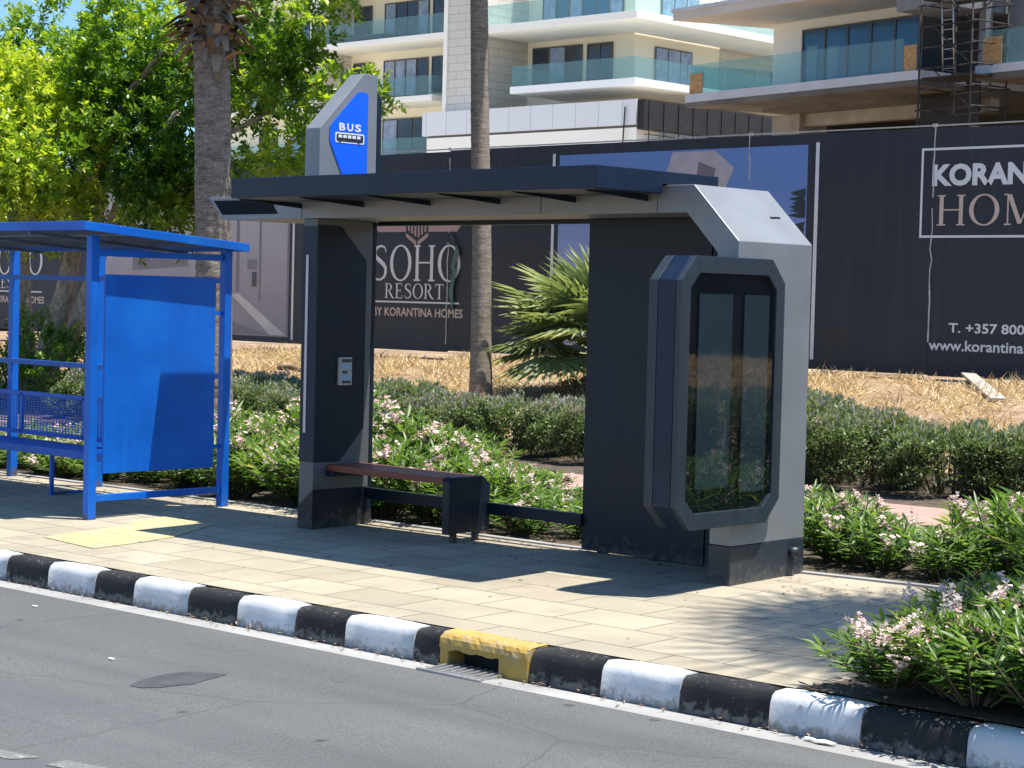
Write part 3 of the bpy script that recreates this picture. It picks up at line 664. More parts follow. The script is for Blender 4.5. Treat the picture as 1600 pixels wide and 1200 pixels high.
# front bezel as a ring
GO = (-.540, -.452, .238, .326, .518, .604, 1.872, 1.964)
fr = MB(); a = octo(0, *KO); b = octo(0, *GO)
for k in range(8):
    k2 = (k+1) % 8
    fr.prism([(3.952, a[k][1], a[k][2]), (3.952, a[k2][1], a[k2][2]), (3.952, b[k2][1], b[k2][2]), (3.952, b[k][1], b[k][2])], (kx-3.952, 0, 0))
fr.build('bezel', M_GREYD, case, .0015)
m = MB(); m.prism(octo(3.953, *GO), (.004, 0, 0)); m.build('case_back', plain('case black', (.003, .004, .006), .6, spec=.2), case)
for a, b, c in ((-.43, -.10, .66), (.02, .275, .62)):
    m = MB(); m.box(3.960, 3.972, a, b, c, 1.84); m.build('poster_panel', M_TEAL, case)
m = MB(); m.face(octo(3.979, *GO)); m.build('glass_pane', M_GLASSD, case)
m = MB(); m.prism([(3.85, -.634, 1.40), (3.85, -.634, 1.28), (3.83, -.634, 1.28), (3.83, -.634, 1.40)], (0, -.006, 0))
m = MB(); m.box(kb-.02, kb-.001, -.56, .3, .62, 1.86); m.build('case_rear', M_DARK, case)
m = MB(); m.box(kb-.03, kb-.0205, -.5, -.47, 1.0, 1.12); m.build('handle', M_BLACK, case)

# ================================================================== OLD BLUE SHELTER
ol = thing('old_bus_shelter', 'old blue painted steel bus shelter with mesh bench and solid end panel', 'bus shelter', (-3.3, -.2, -.03))
posts = [(-1.70, -.83), (-1.695, .48), (-3.72, .64), (-5.12, .64), (-5.45, -.83), (-7.0, .64)]
for x, y in posts:
    m = MB(); zt = 2.23-.07*(y+.9)/1.4
    m.box(x-.037, x+.037, y-.037, y+.037, gz(x, y)-.018, zt-.03); m.build('post', M_BLUE, ol, .004)
def zroof(y): return 2.285-(y+.97)*.072
x0, x1 = -7.2, -1.585
m = MB(); m.prism([(x0, -.98, zroof(-.98)), (x0, .60, zroof(.60)), (x0, .60, zroof(.60)-.012), (x0, -.98, zroof(-.98)-.012)], (x1-x0, 0, 0)); rf = m.build('roof_sheet', plain('pale blue sheet underside', (.22, .27, .33), .6, 0, .15, 1), ol)
m = MB()
m.prism([(x0, -1.00, zroof(-1.0)+.012), (x0, -.98, zroof(-1.0)+.012), (x0, -.98, zroof(-1.0)-.058), (x0, -1.00, zroof(-1.0)-.058)], (x1-x0, 0, 0))
m.prism([(x1, -1.00, zroof(-1.0)+.010), (x1, .62, zroof(.62)+.010), (x1, .62, zroof(.62)-.056), (x1, -1.00, zroof(-1.0)-.056)], (.02, 0, 0))
m.prism([(x0, .60, zroof(.62)+.012), (x0, .62, zroof(.62)+.012), (x0, .62, zroof(.62)-.054), (x0, .60, zroof(.62)-.054)], (x1-x0, 0, 0))
m.build('roof_fascia', M_BLUE, ol, .003)
m = MB()
for y in (-.62, -.15, .22): m.box(x0, x1, y-.02, y+.02, zroof(y)-.052, zroof(y)-.014)
for x in (-2.4, -3.5, -4.6, -5.7): m.prism([(x, -.97, zroof(-.97)-.053), (x, .59, zroof(.59)-.053), (x, .59, zroof(.59)-.08), (x, -.97, zroof(-.97)-.08)], (.03, 0, 0))
m.build('roof_purlin', plain('blue grey steel', (.07, .11, .19), .5), ol)
m = MB(); rs = np.linspace(-.95, .58, 28)
for k, y in enumerate(rs): m.box(x0, x1-.01, y-.012, y+.012, zroof(y)+.001, zroof(y)+.016)
m.build('roof_ridge', M_BLUE, rf)
xe = -1.70
m = MB(); m.box(xe-.02, xe+.02, -.793, .442, 2.035, 2.085); m.build('end_rail', M_BLUE, ol, .003)
m = MB(); m.box(xe-.022, xe+.022, -.793, .442, .108, .160); m.build('end_rail', M_BLUE, ol, .003)
m = MB(); m.box(xe-.012, xe+.012, -.715, .375, .325, 1.895); m.build('end_panel', M_BLUE, ol, .003)
for y, s in ((-.793, 1), (.443, -1)):
    for z in (.5, 1.6):
        m = MB(); m.box(xe-.008, xe+.008, min(y, y+s*.075), max(y, y+s*.075), z-.015, z+.015)
        m.build('panel_clip', M_BLUE, ol)
for z in (1.075, 1.87):
    m = MB(); m.beam((-1.74, .485, z), (-3.72, .60, z), .04, .044); m.beam((-3.721, .60, z), (-6.95, .60, z), .04, .044); m.build('back_rail', M_BLUE, ol)
# bench with mesh back
bn = MB(); bn.box(-6.6, -2.45, -.10, .36, .355, .385); bn.box(-6.6, -2.45, -.115, -.10, .325, .39); bn = bn.build('bench', M_BLUE, ol, .003)
m = MB(); xa, xb, za, zb = -6.55, -2.5, .44, .80
for z in (za, zb): m.box(xa, xb, .37, .395, z-.018, z+.018)
for x in np.arange(xa, xb, 1.0): m.box(x-.015, x+.015, .37, .395, za, zb)
for z in np.arange(za+.025, zb, .022): m.box(xa, xb, .378, .383, z-.0035, z+.0035)
for x in np.arange(xa, xb, .05): m.box(x-.004, x+.004, .384, .388, za, zb)
m.build('mesh_back', M_BLUE, bn)
for x in (-3.41, -5.2):
    m = MB(); m.box(x-.015, x+.015, -.06, -.03, gz(x, 0)-.01, .355); m.box(x-.015, x+.015, -.03, .34, gz(x, 0), gz(x, 0)+.028); m.box(x-.015, x+.015, .34, .37, gz(x, 0)-.01, .44); m.build('leg', M_BLUE, bn)

# ================================================================== HOARDING
YH = 15.8
ho = thing('construction_hoarding', 'long black site hoarding printed with resort advertising and pictures', 'hoarding', (-8, YH, .78))
ZB = .79; ZT = 4.46
sm = [-42, -38.3, -34.9, -31.5, -28.1, -24.7, -21.3, -17.95, -14.54, -11.13, -7.72, -4.34, -.95, 2.45, 5.85, 9.25, 12.65, 16.05, 19.45, 22.85, 26.25]
for i in range(len(sm)-1):
    dz = rng.normal(0, .012)
    m = MB(); m.box(sm[i]+.003, sm[i+1]-.003, YH, YH+.06, ZB+dz-.02*(sm[i] > -22 and sm[i] < -14), ZT+dz); m.build('hoarding_panel', M_BOARD, ho)
M_CAP = plain('pale capping', (.55, .54, .52), .7, 0, .2, 6)
m = MB(); m.box(sm[0], sm[-1], YH+.015, YH+.045, ZT+.035, ZT+.055); m.build('capping', M_CAP, ho)
m = MB()
for i, x in enumerate(sm[8:14]):
    if i == 1: continue
    pts = [(x+rng.normal(0, .008), YH-.006, z) for z in np.linspace(ZB+.12 if i == 0 else ZB+.5, ZT+.05, 22)]
    for a, b in zip(pts, pts[1:]):
        if random.random() < .86: m.beam(a, b, .016+.012*random.random(), .003, (0, 1, 0))
    m.box(x-.04, x+.04, YH-.012, YH-.004, ZT+.02, ZT+.07)
m.build('seam_tape', M_CAP, ho)
M_TORN = plain('torn green netting', (.10, .19, .17), .8, 0, .3, 12)
m = MB()
for a, b in (((-14.48, 3.0), (-14.30, 2.55)), ((-14.30, 2.75), (-14.42, 2.2)), ((-14.36, 2.4), (-14.46, 1.7)), ((-14.44, 2.2), (-14.40, 1.5))):
    m.prism([(a[0], YH-.03, a[1]), (a[0]+.10, YH-.05, a[1]-.12), (b[0]+.05, YH-.03, b[1]), (b[0]-.02, YH-.02, b[1]+.15)], (.01, -.01, .0))
m.build('torn_strip', M_TORN, ho)
M_LET = plain('white vinyl', (.80, .81, .84), .5, 0, .04)
M_PEACH = plain('peach vinyl', (.66, .52, .44), .5, 0, .06)
M_ROSE = plain('rose vinyl', (.52, .36, .33), .5, 0, .06)
def resort_logo(dx):
    serif('lettering', 'SOHO', (-16.60+dx, -14.19+dx, 2.07, 2.74), YH, M_LET, ho)
    serif('lettering', 'RESORT', (-16.22+dx, -14.62+dx, 1.74, 2.02), YH, M_LET, ho)
    m = MB(); m.box(-16.55+dx, -14.22+dx, YH-.006, YH-.002, 1.655, 1.685); m.build('rule', M_LET, ho)
    text('lettering', 'BY KORANTINA HOMES', (-16.54+dx, -14.12+dx, 1.40, 1.565), ('XZ', YH), M_PEACH, ho, .02)
    m = MB(); c = -15.37+dx                                   # winged chevron emblem
    for s in (-1, 1):
        m.prism([(c+s*.30, YH-.006, 3.10), (c+s*1.16, YH-.006, 3.10), (c+s*1.06, YH-.006, 2.99), (c+s*.30, YH-.006, 2.99)], (0, .003, 0))
        m.prism([(c+s*.02, YH-.006, 2.82), (c+s*.30, YH-.006, 2.97), (c+s*.30, YH-.006, 2.90), (c+s*.02, YH-.006, 2.73)], (0, .003, 0))
        for k in range(3):
            x = c+s*(.045+.09*k); m.prism([(x-.025, YH-.006, 3.28), (x+.025, YH-.006, 3.28), (x+.025, YH-.006, 2.90+.05*k), (x-.025, YH-.006, 2.90+.05*k-s*.02)], (0, .003, 0))
    m.build('emblem', M_ROSE, ho)
resort_logo(0); resort_logo(-13.6)
# right-hand advert
m = MB(); x0, x1, z0, z1 = -4.55, -1.5, 2.84, 4.17; t = .035
m.box(x0, x1, YH-.008, YH-.003, z1-t, z1); m.box(x0, x1, YH-.008, YH-.003, z0, z0+t); m.box(x0, x0+t, YH-.008, YH-.003, z0+t, z1-t); m.box(x1-t, x1, YH-.008, YH-.003, z0+t, z1-t); m.build('frame_line', M_LET, ho)
text('lettering', 'KORANTINA', (-4.36, -1.70, 3.60, 3.93), ('XZ', YH), M_LET, ho, .045)
serif('lettering', 'HOMES', (-4.27, -1.75, 3.02, 3.47), YH, M_PEACH, ho)
text('lettering', 'T. +357 800', (-4.00, -2.76, 1.44, 1.585), ('XZ', YH), M_LET, ho, .02)
text('lettering', 'www.korantinahomes', (-4.33, -2.10, 1.17, 1.33), ('XZ', YH), M_LET, ho, .018)
# printed pictures
def mat_print(name, stops, lo, hi, nscale=.9, namp=.35):
    m, nt, b = newmat(name); co = coords(nt); sx = N(nt, 'ShaderNodeSeparateXYZ'); L(nt, co, sx.inputs[0])
    mr = N(nt, 'ShaderNodeMapRange'); mr.inputs[1].default_value = lo; mr.inputs[2].default_value = hi; L(nt, sx.outputs[2], mr.inputs[0])
    ad = N(nt, 'ShaderNodeMath', operation='MULTIPLY_ADD'); L(nt, noise(nt, co, nscale, 3), ad.inputs[0]); ad.inputs[1].default_value = namp; L(nt, mr.outputs[0], ad.inputs[2])
    L(nt, ramp(nt, ad.outputs[0], stops), b.inputs['Base Color']); b.inputs['Roughness'].default_value = .45; return m
# the print itself runs from lilac haze to deep blue (it is a photograph of a sky)
M_SKYP = mat_print('printed blue sky', [(.2, (.46, .43, .66)), (.7, (.28, .38, .68)), (1.1/1.2, (.16, .28, .62))], .2, 3.6, .5, .3)
m = MB(); m.box(-11.82, -6.60, YH-.005, YH-.001, 1.0, 4.30); sk = m.build('sky_picture', M_SKYP, ho)
m = MB(); m.box(-11.98, -11.92, YH-.006, YH-.002, .95, 4.33); m.build('border_line', M_LET, ho)
m = MB(); m.box(-6.45, -6.385, YH-.006, YH-.002, .95, 4.33); m.build('border_line', M_LET, ho)
M_P1 = plain('printed wall light', (.52, .47, .52), .5, 0, .1); M_P2 = plain('printed wall dark', (.22, .18, .21), .5, 0, .1); M_P3 = plain('printed tree', (.03, .045, .05), .5, 0, .2)
def poly(name, pts, mat, parent, lift): 
    m = MB(); m.face([(x, YH-lift, z) for x, z in pts]); return m.build(name, mat, parent)
poly('printed_house', [(-9.46, 3.86), (-9.30, 4.27), (-8.95, 4.27), (-8.9, 3.2), (-9.3, 3.2)], M_P1, sk, .008)
poly('printed_house', [(-8.95, 4.27), (-8.42, 4.27), (-8.02, 3.98), (-8.25, 3.55), (-8.9, 3.5)], M_P1, sk, .009)
poly('printed_house', [(-8.75, 4.10), (-8.40, 3.98), (-8.45, 3.75), (-8.8, 3.8)], M_P2, sk, .010)
poly('printed_house', [(-8.8, 3.75), (-8.2, 3.62), (-8.0, 3.45), (-8.8, 3.45)], M_P1, sk, .011)
rt = random.Random(3)
m = MB()
for k in range(46):
    z = 1.6+2.0*rt.random(); w = (3.65-z)*.33*rt.random()+.05; x = -6.63-w*rt.random()
    m.face([(max(-7.3, x-.22), YH-.008-.0001*k, z), (min(-6.62, x+.05), YH-.008-.0001*k, z-.05), (min(-6.62, x+.12), YH-.008-.0001*k, z+.06)])
m.build('printed_tree', M_P3, sk)
M_ROOM = mat_print('printed room', [(.1, (.30, .27, .31)), (.6, (.46, .43, .46)), (1, (.55, .52, .52))], .9, 3.4, 1.4, .4)
m = MB(); m.box(-25.4, -19.04, YH-.005, YH-.001, .90, 3.98); rm = m.build('room_picture', M_ROOM, ho)
m = MB(); m.box(-18.95, -18.89, YH-.006, YH-.002, .85, 4.10); m.build('border_line', M_LET, ho)
M_R1 = plain('printed pale floor', (.62, .58, .58), .5, 0, .08); M_R2 = plain('printed mid grey', (.24, .215, .25), .5, 0, .1); M_R3 = plain('printed dark furniture', (.10, .09, .10), .5, 0, .2)
for pts, mt, lf in (([(-20.9, 1.75), (-20.6, 1.75), (-19.1, .93), (-19.6, .93)], M_R1, .008), ([(-21.6, 1.15), (-20.9, 1.20), (-19.7, .93), (-21.4, .93)], M_R2, .007),
    ([(-20.72, 3.97), (-20.62, 3.97), (-20.62, 1.8), (-20.72, 1.8)], M_R2, .009), ([(-19.98, 3.6), (-19.92, 3.6), (-19.92, 1.6), (-19.98, 1.6)], M_R2, .009), ([(-19.10, 3.97), (-19.05, 3.97), (-19.05, .93), (-19.10, .93)], M_R2, .009),
    ([(-20.35, 2.45), (-20.05, 2.45), (-20.05, 2.25), (-20.35, 2.25)], M_R2, .010), ([(-20.2, 2.2), (-20.05, 2.2), (-20.05, 1.9), (-20.2, 1.9)], M_R3, .010),
    ([(-25.3, 2.75), (-22.0, 2.95), (-22.0, 2.75), (-25.3, 2.45)], M_R1, .008), ([(-24.3, 2.65), (-22.6, 2.85), (-22.3, 2.3), (-24.3, 2.2)], M_R2, .009), ([(-24.0, 2.6), (-23.2, 2.7), (-23.2, 2.55), (-24.0, 2.45)], M_R3, .010)):
    poly('printed_interior', pts, mt, rm, lf)

# ================================================================== PLANTS
def oleander(seed, h, n_st, spread, lean=(0, 0)):
    r = np.random.default_rng(seed)
    t = thing('oleander_shrub', 'x', 'oleander', (0, 0, 0))
    P, Dv, U, Ln, Va = [], [], [], [], []; stems = MB(); FP, FD, FV = [], [], []
    for k in range(n_st):
        a = r.uniform(0, 2*math.pi); q = r.uniform(0, 1)**.6; hh = h*(1.06-.42*q*q)*r.uniform(.78, 1.08)
        b = np.array([math.cos(a)*.22*q*spread, math.sin(a)*.22*q*spread, 0]); top = np.array([math.cos(a)*q*spread+lean[0], math.sin(a)*q*spread+lean[1], hh])
        mid = (b+top)/2+np.array([math.cos(a)*.05, math.sin(a)*.05, hh*.12])
        pts = [(1-u)**2*b+2*u*(1-u)*mid+u*u*top for u in (0, .25, .5, .75, 1)]
        stems.tube([tuple(p) for p in pts], [.009, .008, .006, .005, .003], 4, False)
        nl = int(34*max(.6, h))
        u = r.uniform(.05, 1, nl)**.8; u = np.sort(u)
        C = ((1-u)**2)[:, None]*b+(2*u*(1-u))[:, None]*mid+(u*u)[:, None]*top
        ax = unit((2*(1-u))[:, None]*(mid-b)+(2*u)[:, None]*(top-mid))
        th = np.arange(nl)*2.1+r.uniform(0, 6); rad = np.stack([np.cos(th), np.sin(th), np.zeros(nl)], 1)
        el = r.uniform(.15, .75, nl)+(u > .88)*.6
        d = unit(rad*1.0+ax*el[:, None]+r.normal(0, .12, (nl, 3)))
        P.append(C); Dv.append(d); U.append(np.tile([0, 0, 1.], (nl, 1))+r.normal(0, .25, (nl, 3))); Ln.append(r.uniform(.085, .165, nl)); Va.append(np.clip(.15+.5*u+r.normal(0, .17, nl)+(q-.5)*.1, 0, 1))
        if r.random() < .11:
            m = r.integers(14, 26); c = top+r.normal(0, .038, (m, 3))+np.array([0, 0, .03])
            for cc in c:
                ph = r.uniform(0, 6); tl = r.normal(0, .5, 3)+np.array([0, 0, .7])
                tl = tl/np.linalg.norm(tl); e1 = np.cross(tl, [1, .2, .1]); e1 /= np.linalg.norm(e1); e2 = np.cross(tl, e1)
                v = np.clip(r.normal(.62, .25), 0, 1)
                for w in range(5):
                    g = ph+w*1.2566; FP.append(cc); FD.append(e1*math.cos(g)+e2*math.sin(g)+tl*.35); FV.append(v)
    stems.build('stems', M_STEM, t)
    ob = leaves('foliage', np.concatenate(P), np.concatenate(Dv), np.concatenate(U), np.concatenate(Ln), np.concatenate(Ln)*.19, np.concatenate(Va), M_OLE, t, fold=.3, mid=.45)
    if FP: leaves('blossoms', FP, FD, np.tile([0, 0, 1.], (len(FP), 1))+rng.normal(0, .2, (len(FP), 3)), .029, .027, FV, M_FLOW, t, fold=.1, mid=.65)
    return t
OP = [oleander(11, .62, 46, .48), oleander(12, .95, 56, .52), oleander(13, .50, 42, .50), oleander(14, .80, 50, .46)]
OHT = [.62, .95, .50, .80]
used = set()
def ole(x, y, h, label, rz=None):
    k = len(used) if len(used) < 4 else min(range(4), key=lambda i: abs(OHT[i]-h)+random.random()*.12); s = h/OHT[k]; rz = random.random()*6.28 if rz is None else rz
    sc = (max(.8, min(1.25, s*1.05)),)*2+(s,)
    if k not in used:
        o = OP[k]; o.location = (x, y, gz(x, 0)-.01); o.rotation_euler = (0, 0, rz); o.scale = sc; used.add(k)
    else: o = dup(OP[k], (x, y, gz(x, 0)-.01), rz, sc)
    tag(o, label, 'oleander', 'oleanders planted in the beds')
rr = random.Random(5)
# rear bed, in three loose rows; heights follow the photograph (tall on the left, low on the right)
HX = np.arange(-8, 8.1, .8)
HT = [[.36, .36, .36, .36, .36, .40, .55, .66, .74, .80, .72, .48, .32, .40, .50, .56, .52, .62, .68, .72, .76],
      [.40, .40, .40, .40, .42, .60, .73, .81, .92, .84, .52, .28, .30, .42, .53, .31, .55, .64, .70, .72, .76],
      [.40, .40, .42, .45, .58, .68, .77, .90, .78, .48, .22, .20, .30, .40, .36, .41, .54, .60, .66, .70, .72],
      [.36, .40, .45, .56, .63, .73, .84, .73, .44, .18, .10, .18, .30, .42, .16, .43, .50, .56, .62, .66, .70]]
rows = [(1.22, .50), (1.95, .56), (2.75, .62), (3.5, .66)]
for ri, (yy, dx) in enumerate(rows):
    x = -8.4+ri*.2
    while x < 13:
        y = yy+rr.uniform(-.16, .16); xx = x+rr.uniform(-.12, .12); y += max(0, min(.28, (xx-2.2)*.14)) if ri < 2 else 0
        hh = float(np.interp(xx, HX, HT[ri]))*rr.uniform(.72, .98)*((.98, .92, .80, .58)[ri] if xx > 1.4 else .95)
        t = (xx-11.211)/(y+9.736)                              # bearing as seen from across the road
        if -.645 < t < -.57: hh *= .66
        if (xx > 8 and ri >= 2) or xx > 11.5: x += dx; continue
        near = next(n for lim, n in ((-1.45, 'behind the mesh bench of the blue shelter'), (-1.275, 'behind the blue end panel'), (-1.17, 'between the blue post and black pillar'), (-1.09, 'hidden behind the black pillar'),
            (-1.0, 'behind the wooden bench seat'), (-.955, 'just behind the bench end'), (-.873, 'between the bench end and dark panel'), (-.69, 'behind the large dark panel and kiosk'), (-.645, 'just beside the kiosk'), (-.59, 'below the timber plank on the bank'), (-.54, 'below the telephone number on the hoarding'), (9, 'beyond the picture edge')) if t < lim)
        edge = ['at the pavement edge', 'in the second row', 'in the third row', 'along the pink path'][ri]
        if hh > .14: ole(xx, y, hh, f'pink flowered oleander {edge} {near}')
        x += dx*(1 if xx < 5.5 else 1.5)
# front bed
for x, y, h in ((6.62, -1.45, .42), (6.68, -1.98, .34), (6.95, -1.05, .50), (6.85, -2.08, .34), (7.05, -1.6, .50), (7.2, -2.05, .42), (7.4, -1.15, .52), (7.5, -1.7, .5), (7.6, -2.08, .42), (7.9, -1.3, .5), (8.0, -1.9, .48), (8.5, -1.5, .5), (9.1, -1.4, .5), (6.42, -1.15, .40), (6.45, -1.7, .34), (6.40, -2.02, .24), (6.62, -.8, .40)):
    ole(x, y, h, 'low flowering oleander in the front bed beside the white kerb stones')
m = MB(); pts = [(6.01, -2.231), (6.35, -.51), (30, -.51), (30, -2.231)]
m.face([(x, y, gz(x, y)+.004) for x, y in pts]); tag(m.build('bed_ground', M_MULCH), kind='structure')

def hedge(seed, w, d, h, n=14500):
    r = np.random.default_rng(seed)
    t = thing('hedge_shrub', 'x', 'hedge shrub', (0, 0, 0))
    m = MB()
    for k in range(16):
        a = r.uniform(0, 6.28); q = r.uniform(.1, .75)
        m.tube([(math.cos(a)*.12*w, math.sin(a)*.12*d, 0), (math.cos(a)*q*w*.35, math.sin(a)*q*d*.35, h*.35), (math.cos(a)*q*w*.5, math.sin(a)*q*d*.5, h*.8)], [.018, .012, .005], 5, False)
    m.build('stems', M_STEM, t)
    v = rdir(n); v = np.sign(v)*np.abs(v)**.62; v[:, 2] = np.abs(v[:, 2]); rad = r.uniform(.55, 1, n)**.45
    lump = 1+.12*np.sin(v[:, 0]*5+seed)*np.cos(v[:, 1]*6+seed*2)+.06*np.sin(v[:, 0]*13+v[:, 2]*9)
    P = v*np.array([w/2, d/2, h*.84])*(rad*lump)[:, None]+np.array([0, 0, .12*h])
    lowcut = P[:, 2] > .16*h+.05*r.normal(size=n); P = P[lowcut]; v = v[lowcut]; n2 = len(P)
    Dd = unit(v*.7+r.normal(0, .75, (n2, 3))+np.array([0, 0, .25]))
    va = np.clip(.16+.42*(P[:, 2]/h)**1.3+r.normal(0, .2, n2), 0, .82)  # leaf tone rises with height: lit top and dark interior put into colour
    spr = r.random(n2) < np.clip((P[:, 2]/h-.70)*1.6, 0, .5)       # pale purple flower spikes at the top
    va[spr] = r.uniform(.86, 1, spr.sum()); ln = r.uniform(.035, .075, n2); ln[spr] *= 1.15; Dd[spr] = unit(Dd[spr]*.4+np.array([0, 0, 1.]))
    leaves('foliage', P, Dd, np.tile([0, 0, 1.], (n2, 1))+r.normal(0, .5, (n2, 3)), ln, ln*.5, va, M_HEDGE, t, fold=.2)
    return t
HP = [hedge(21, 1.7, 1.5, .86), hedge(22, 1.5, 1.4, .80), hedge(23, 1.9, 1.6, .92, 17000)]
x = -12.5; i = 0
while x < 12.5:
    y = 6.55+rr.uniform(-.15, .25); k = i % 3 if i < 3 else rr.randrange(3); loc = (x, y, gz(x, 0)+.0); sc = rr.uniform(.86, 1.04)
    sc *= .95 if x > -2 else .84
    if i < 3: o = HP[k]; o.location = loc; o.rotation_euler = (0, 0, rr.random()*6); o.scale = (sc,)*3
    else: o = dup(HP[k], loc, rr.random()*6, sc)
    t = (x-11.211)/(y+9.736)
    near = next(n for lim, n in ((-1.45, 'behind the mesh bench'), (-1.275, 'behind the blue end panel'), (-1.17, 'between blue post and black pillar'), (-1.09, 'behind the black pillar'), (-1.0, 'behind the wooden bench seat'), (-.94, 'near the foot of the slim palm'), (-.873, 'in front of the fan palm'), (-.69, 'hidden behind the large dark panel'), (-.645, 'just beside the kiosk'), (-.60, 'between kiosk and timber plank'), (-.54, 'below the telephone number on the hoarding'), (9, 'beyond the picture edge')) if t < lim)
    tag(o, f'rounded grey green hedge shrub with purple tips {near}', 'hedge shrub', 'hedge shrubs along the pink path')
    x += rr.uniform(.82, 1.08); i += 1
# ground-hugging second hedge row further up the slope on the left
for x, y, s in ((-13.4, 8.0, .9), (-11.6, 7.9, .75), (-10.0, 7.8, .8), (-8.6, 7.9, .62), (-7.0, 8.0, .6)):
    tag(dup(HP[1], (x, y, gz(x, 0)+.10), rr.random()*6, s), 'low purple tinged shrub on the slope behind the hedge row', 'hedge shrub', 'hedge shrubs along the pink path')

# dry grass on the bank
def zbank(y): return np.interp(y, [4, 5.5, 6.6, 7.6, 9, 11, 13, 15.8], [-.01, -.01, .03, .14, .33, .53, .68, .78])
n = 90000
X_ = rng.uniform(-27, 16, n); Y_ = 7.3+8.3*rng.random(n)**.85
cl = np.sin(X_*1.7+np.sin(Y_*1.3)*2)*np.sin(Y_*2.1+X_*.6)+.5*np.sin(X_*4.1+Y_*3.3)
keep = rng.random(n) < np.clip(.50+.5*cl, .06, 1); X_, Y_, cl = X_[keep], Y_[keep], cl[keep]; n = len(X_)
Z_ = zbank(Y_)+.009*X_
P = np.stack([X_, Y_, Z_], 1); Dg = unit(np.stack([rng.normal(0, .9, n), rng.normal(0, .9, n), rng.uniform(.15, .9, n)], 1))
ln = rng.uniform(.10, .26, n)*(1+.25*cl)
V, F, a = leaf_arrays(P, Dg, np.tile([0, 0, 1.], (n, 1))+rng.normal(0, .5, (n, 3)), ln, .017, np.clip(.5+.22*cl+rng.normal(0, .22, n), 0, 1), .1)
tag(meshnp('dry_grass', V, F, M_STRAW, None, a), 'dry straw coloured grass covering the bank below the hoarding', 'dry grass', kind='stuff')

# fallen leaves on the pavement edge, in the gutter and in the beds
n = 900; k = rng.random(n)
LX = rng.uniform(-7, 8, n); LY = np.where(k < .45, .62-np.abs(rng.normal(0, .28, n)), np.where(k < .75, KY-.03-np.abs(rng.normal(0, .05, n)), rng.uniform(-2.1, .5, n)*.9))
keep = (k < .75) | (rng.random(n) < .25); LX, LY = LX[keep], LY[keep]; n = len(LX)
LZ = np.array([gz(x, y)+.004 if y > KY else KZ-.17+gz(x, 0)+.006 for x, y in zip(LX, LY)])
P = np.stack([LX, LY, LZ], 1); Dg = unit(np.stack([rng.normal(0, 1, n), rng.normal(0, 1, n), rng.uniform(0, .15, n)], 1))
V, F, a = leaf_arrays(P, Dg, np.tile([0, 0, 1.], (n, 1)), rng.uniform(.02, .06, n), .012, np.clip(rng.normal(.3, .3, n), 0, 1), .25)
tag(meshnp('leaf_litter', V, F, M_DEAD, None, a), 'dry brown leaf litter scattered along the pavement edge and gutter', 'leaf litter', kind='stuff')

# palms
def frond_arrays(L_, nseg, span, var, r, droop=.25):
    """fan leaf in local space: hub at origin, opening along +x, normal +z"""
    P, Dv, U, ln, va = [], [], [], [], []
    for k in range(nseg):
        a = (-span/2+span*k/(nseg-1)); l = L_*(1-.18*abs(a/span*2)**2)*r.uniform(.93, 1.05)
        P.append((0, 0, 0)); Dv.append((math.cos(a), math.sin(a), -.10+.05*(k % 2)-droop*abs(a)/span)); U.append((0, 0, 1)); ln.append(l); va.append(var+r.normal(0, .12))
    return np.array(P), np.array(Dv), np.array(U), np.array(ln), np.clip(np.array(va), 0, 1)
def fan(name, parent, hub, az, el, L_, pet, var, mat, nseg=26, span=R(250), seed=0, wk=.085, wf=1.0):
    r = np.random.default_rng(seed)
    d = np.array([math.cos(az)*math.cos(el), math.sin(az)*math.cos(el), math.sin(el)]); hub = np.array(hub); tip = hub+d*pet
    el2 = el-.28; d2 = np.array([math.cos(az)*math.cos(el2), math.sin(az)*math.cos(el2), math.sin(el2)]); s = np.array([-math.sin(az), math.cos(az), 0]); u = np.cross(d2, s)
    P, Dv, U, ln, va = frond_arrays(L_, nseg, span, var, r); M3 = np.stack([d2, s, u])
    # each blade is two kites: a joined inner part and a free drooping tip
    D1 = Dv@M3; U1 = U@M3; P0 = np.tile(tip, (nseg, 1))
    V1, F1, a1 = leaf_arrays(P0, D1, U1, ln*.85, ln*wk*wf, va, .45, .62)
    D2 = unit(unit(D1)+np.array([0, 0, -.55])*r.uniform(.0, .25, (nseg, 1)))
    V2, F2, a2 = leaf_arrays(P0+unit(D1)*(ln*.58)[:, None], D2, U1, ln*.52, ln*wk*.6, np.clip(va+.2, 0, 1), .2, .3)
    n = np.array([math.cos(az+1.57)*.018, math.sin(az+1.57)*.018, 0]); V3 = np.array([hub-n, hub+n, tip+n*.6, tip-n*.6, hub+[0, 0, .02], tip+[0, 0, .015]])
    F3 = np.array([[0, 1, 2], [0, 2, 3], [0, 4, 5], [0, 5, 3], [4, 1, 2], [4, 2, 5]])
    V = np.concatenate([V1, V2, V3]); F = np.concatenate([F1, F2+len(V1), F3+len(V1)+len(V2)]); a = np.concatenate([a1, a2, np.full(6, .7)])
    return V, F, a
def crown(parent, hub, n, L_, pet, mat, seed, els=(-.6, 1.2), var=.45, nseg=26, name='frond', single=True):
    r = np.random.default_rng(seed); VV, FF, AA = [], [], []; off = 0
    for k in range(n):
        el = els[0]+(els[1]-els[0])*((k+.5)/n)**.9; az = k*2.39996+r.uniform(-.25, .25)
        V, F, a = fan(name, parent, hub, az, el, L_*r.uniform(.85, 1.1), pet*r.uniform(.8, 1.1), var+r.normal(0, .12)+(.12 if el > .5 else 0), mat, nseg, seed=seed*100+k)
        if single: meshnp(name, V, F, mat, parent, a)
        else: VV.append(V); FF.append(F+off); AA.append(a); off += len(V)
    if not single: meshnp(name, np.concatenate(VV), np.concatenate(FF), mat, parent, np.concatenate(AA))
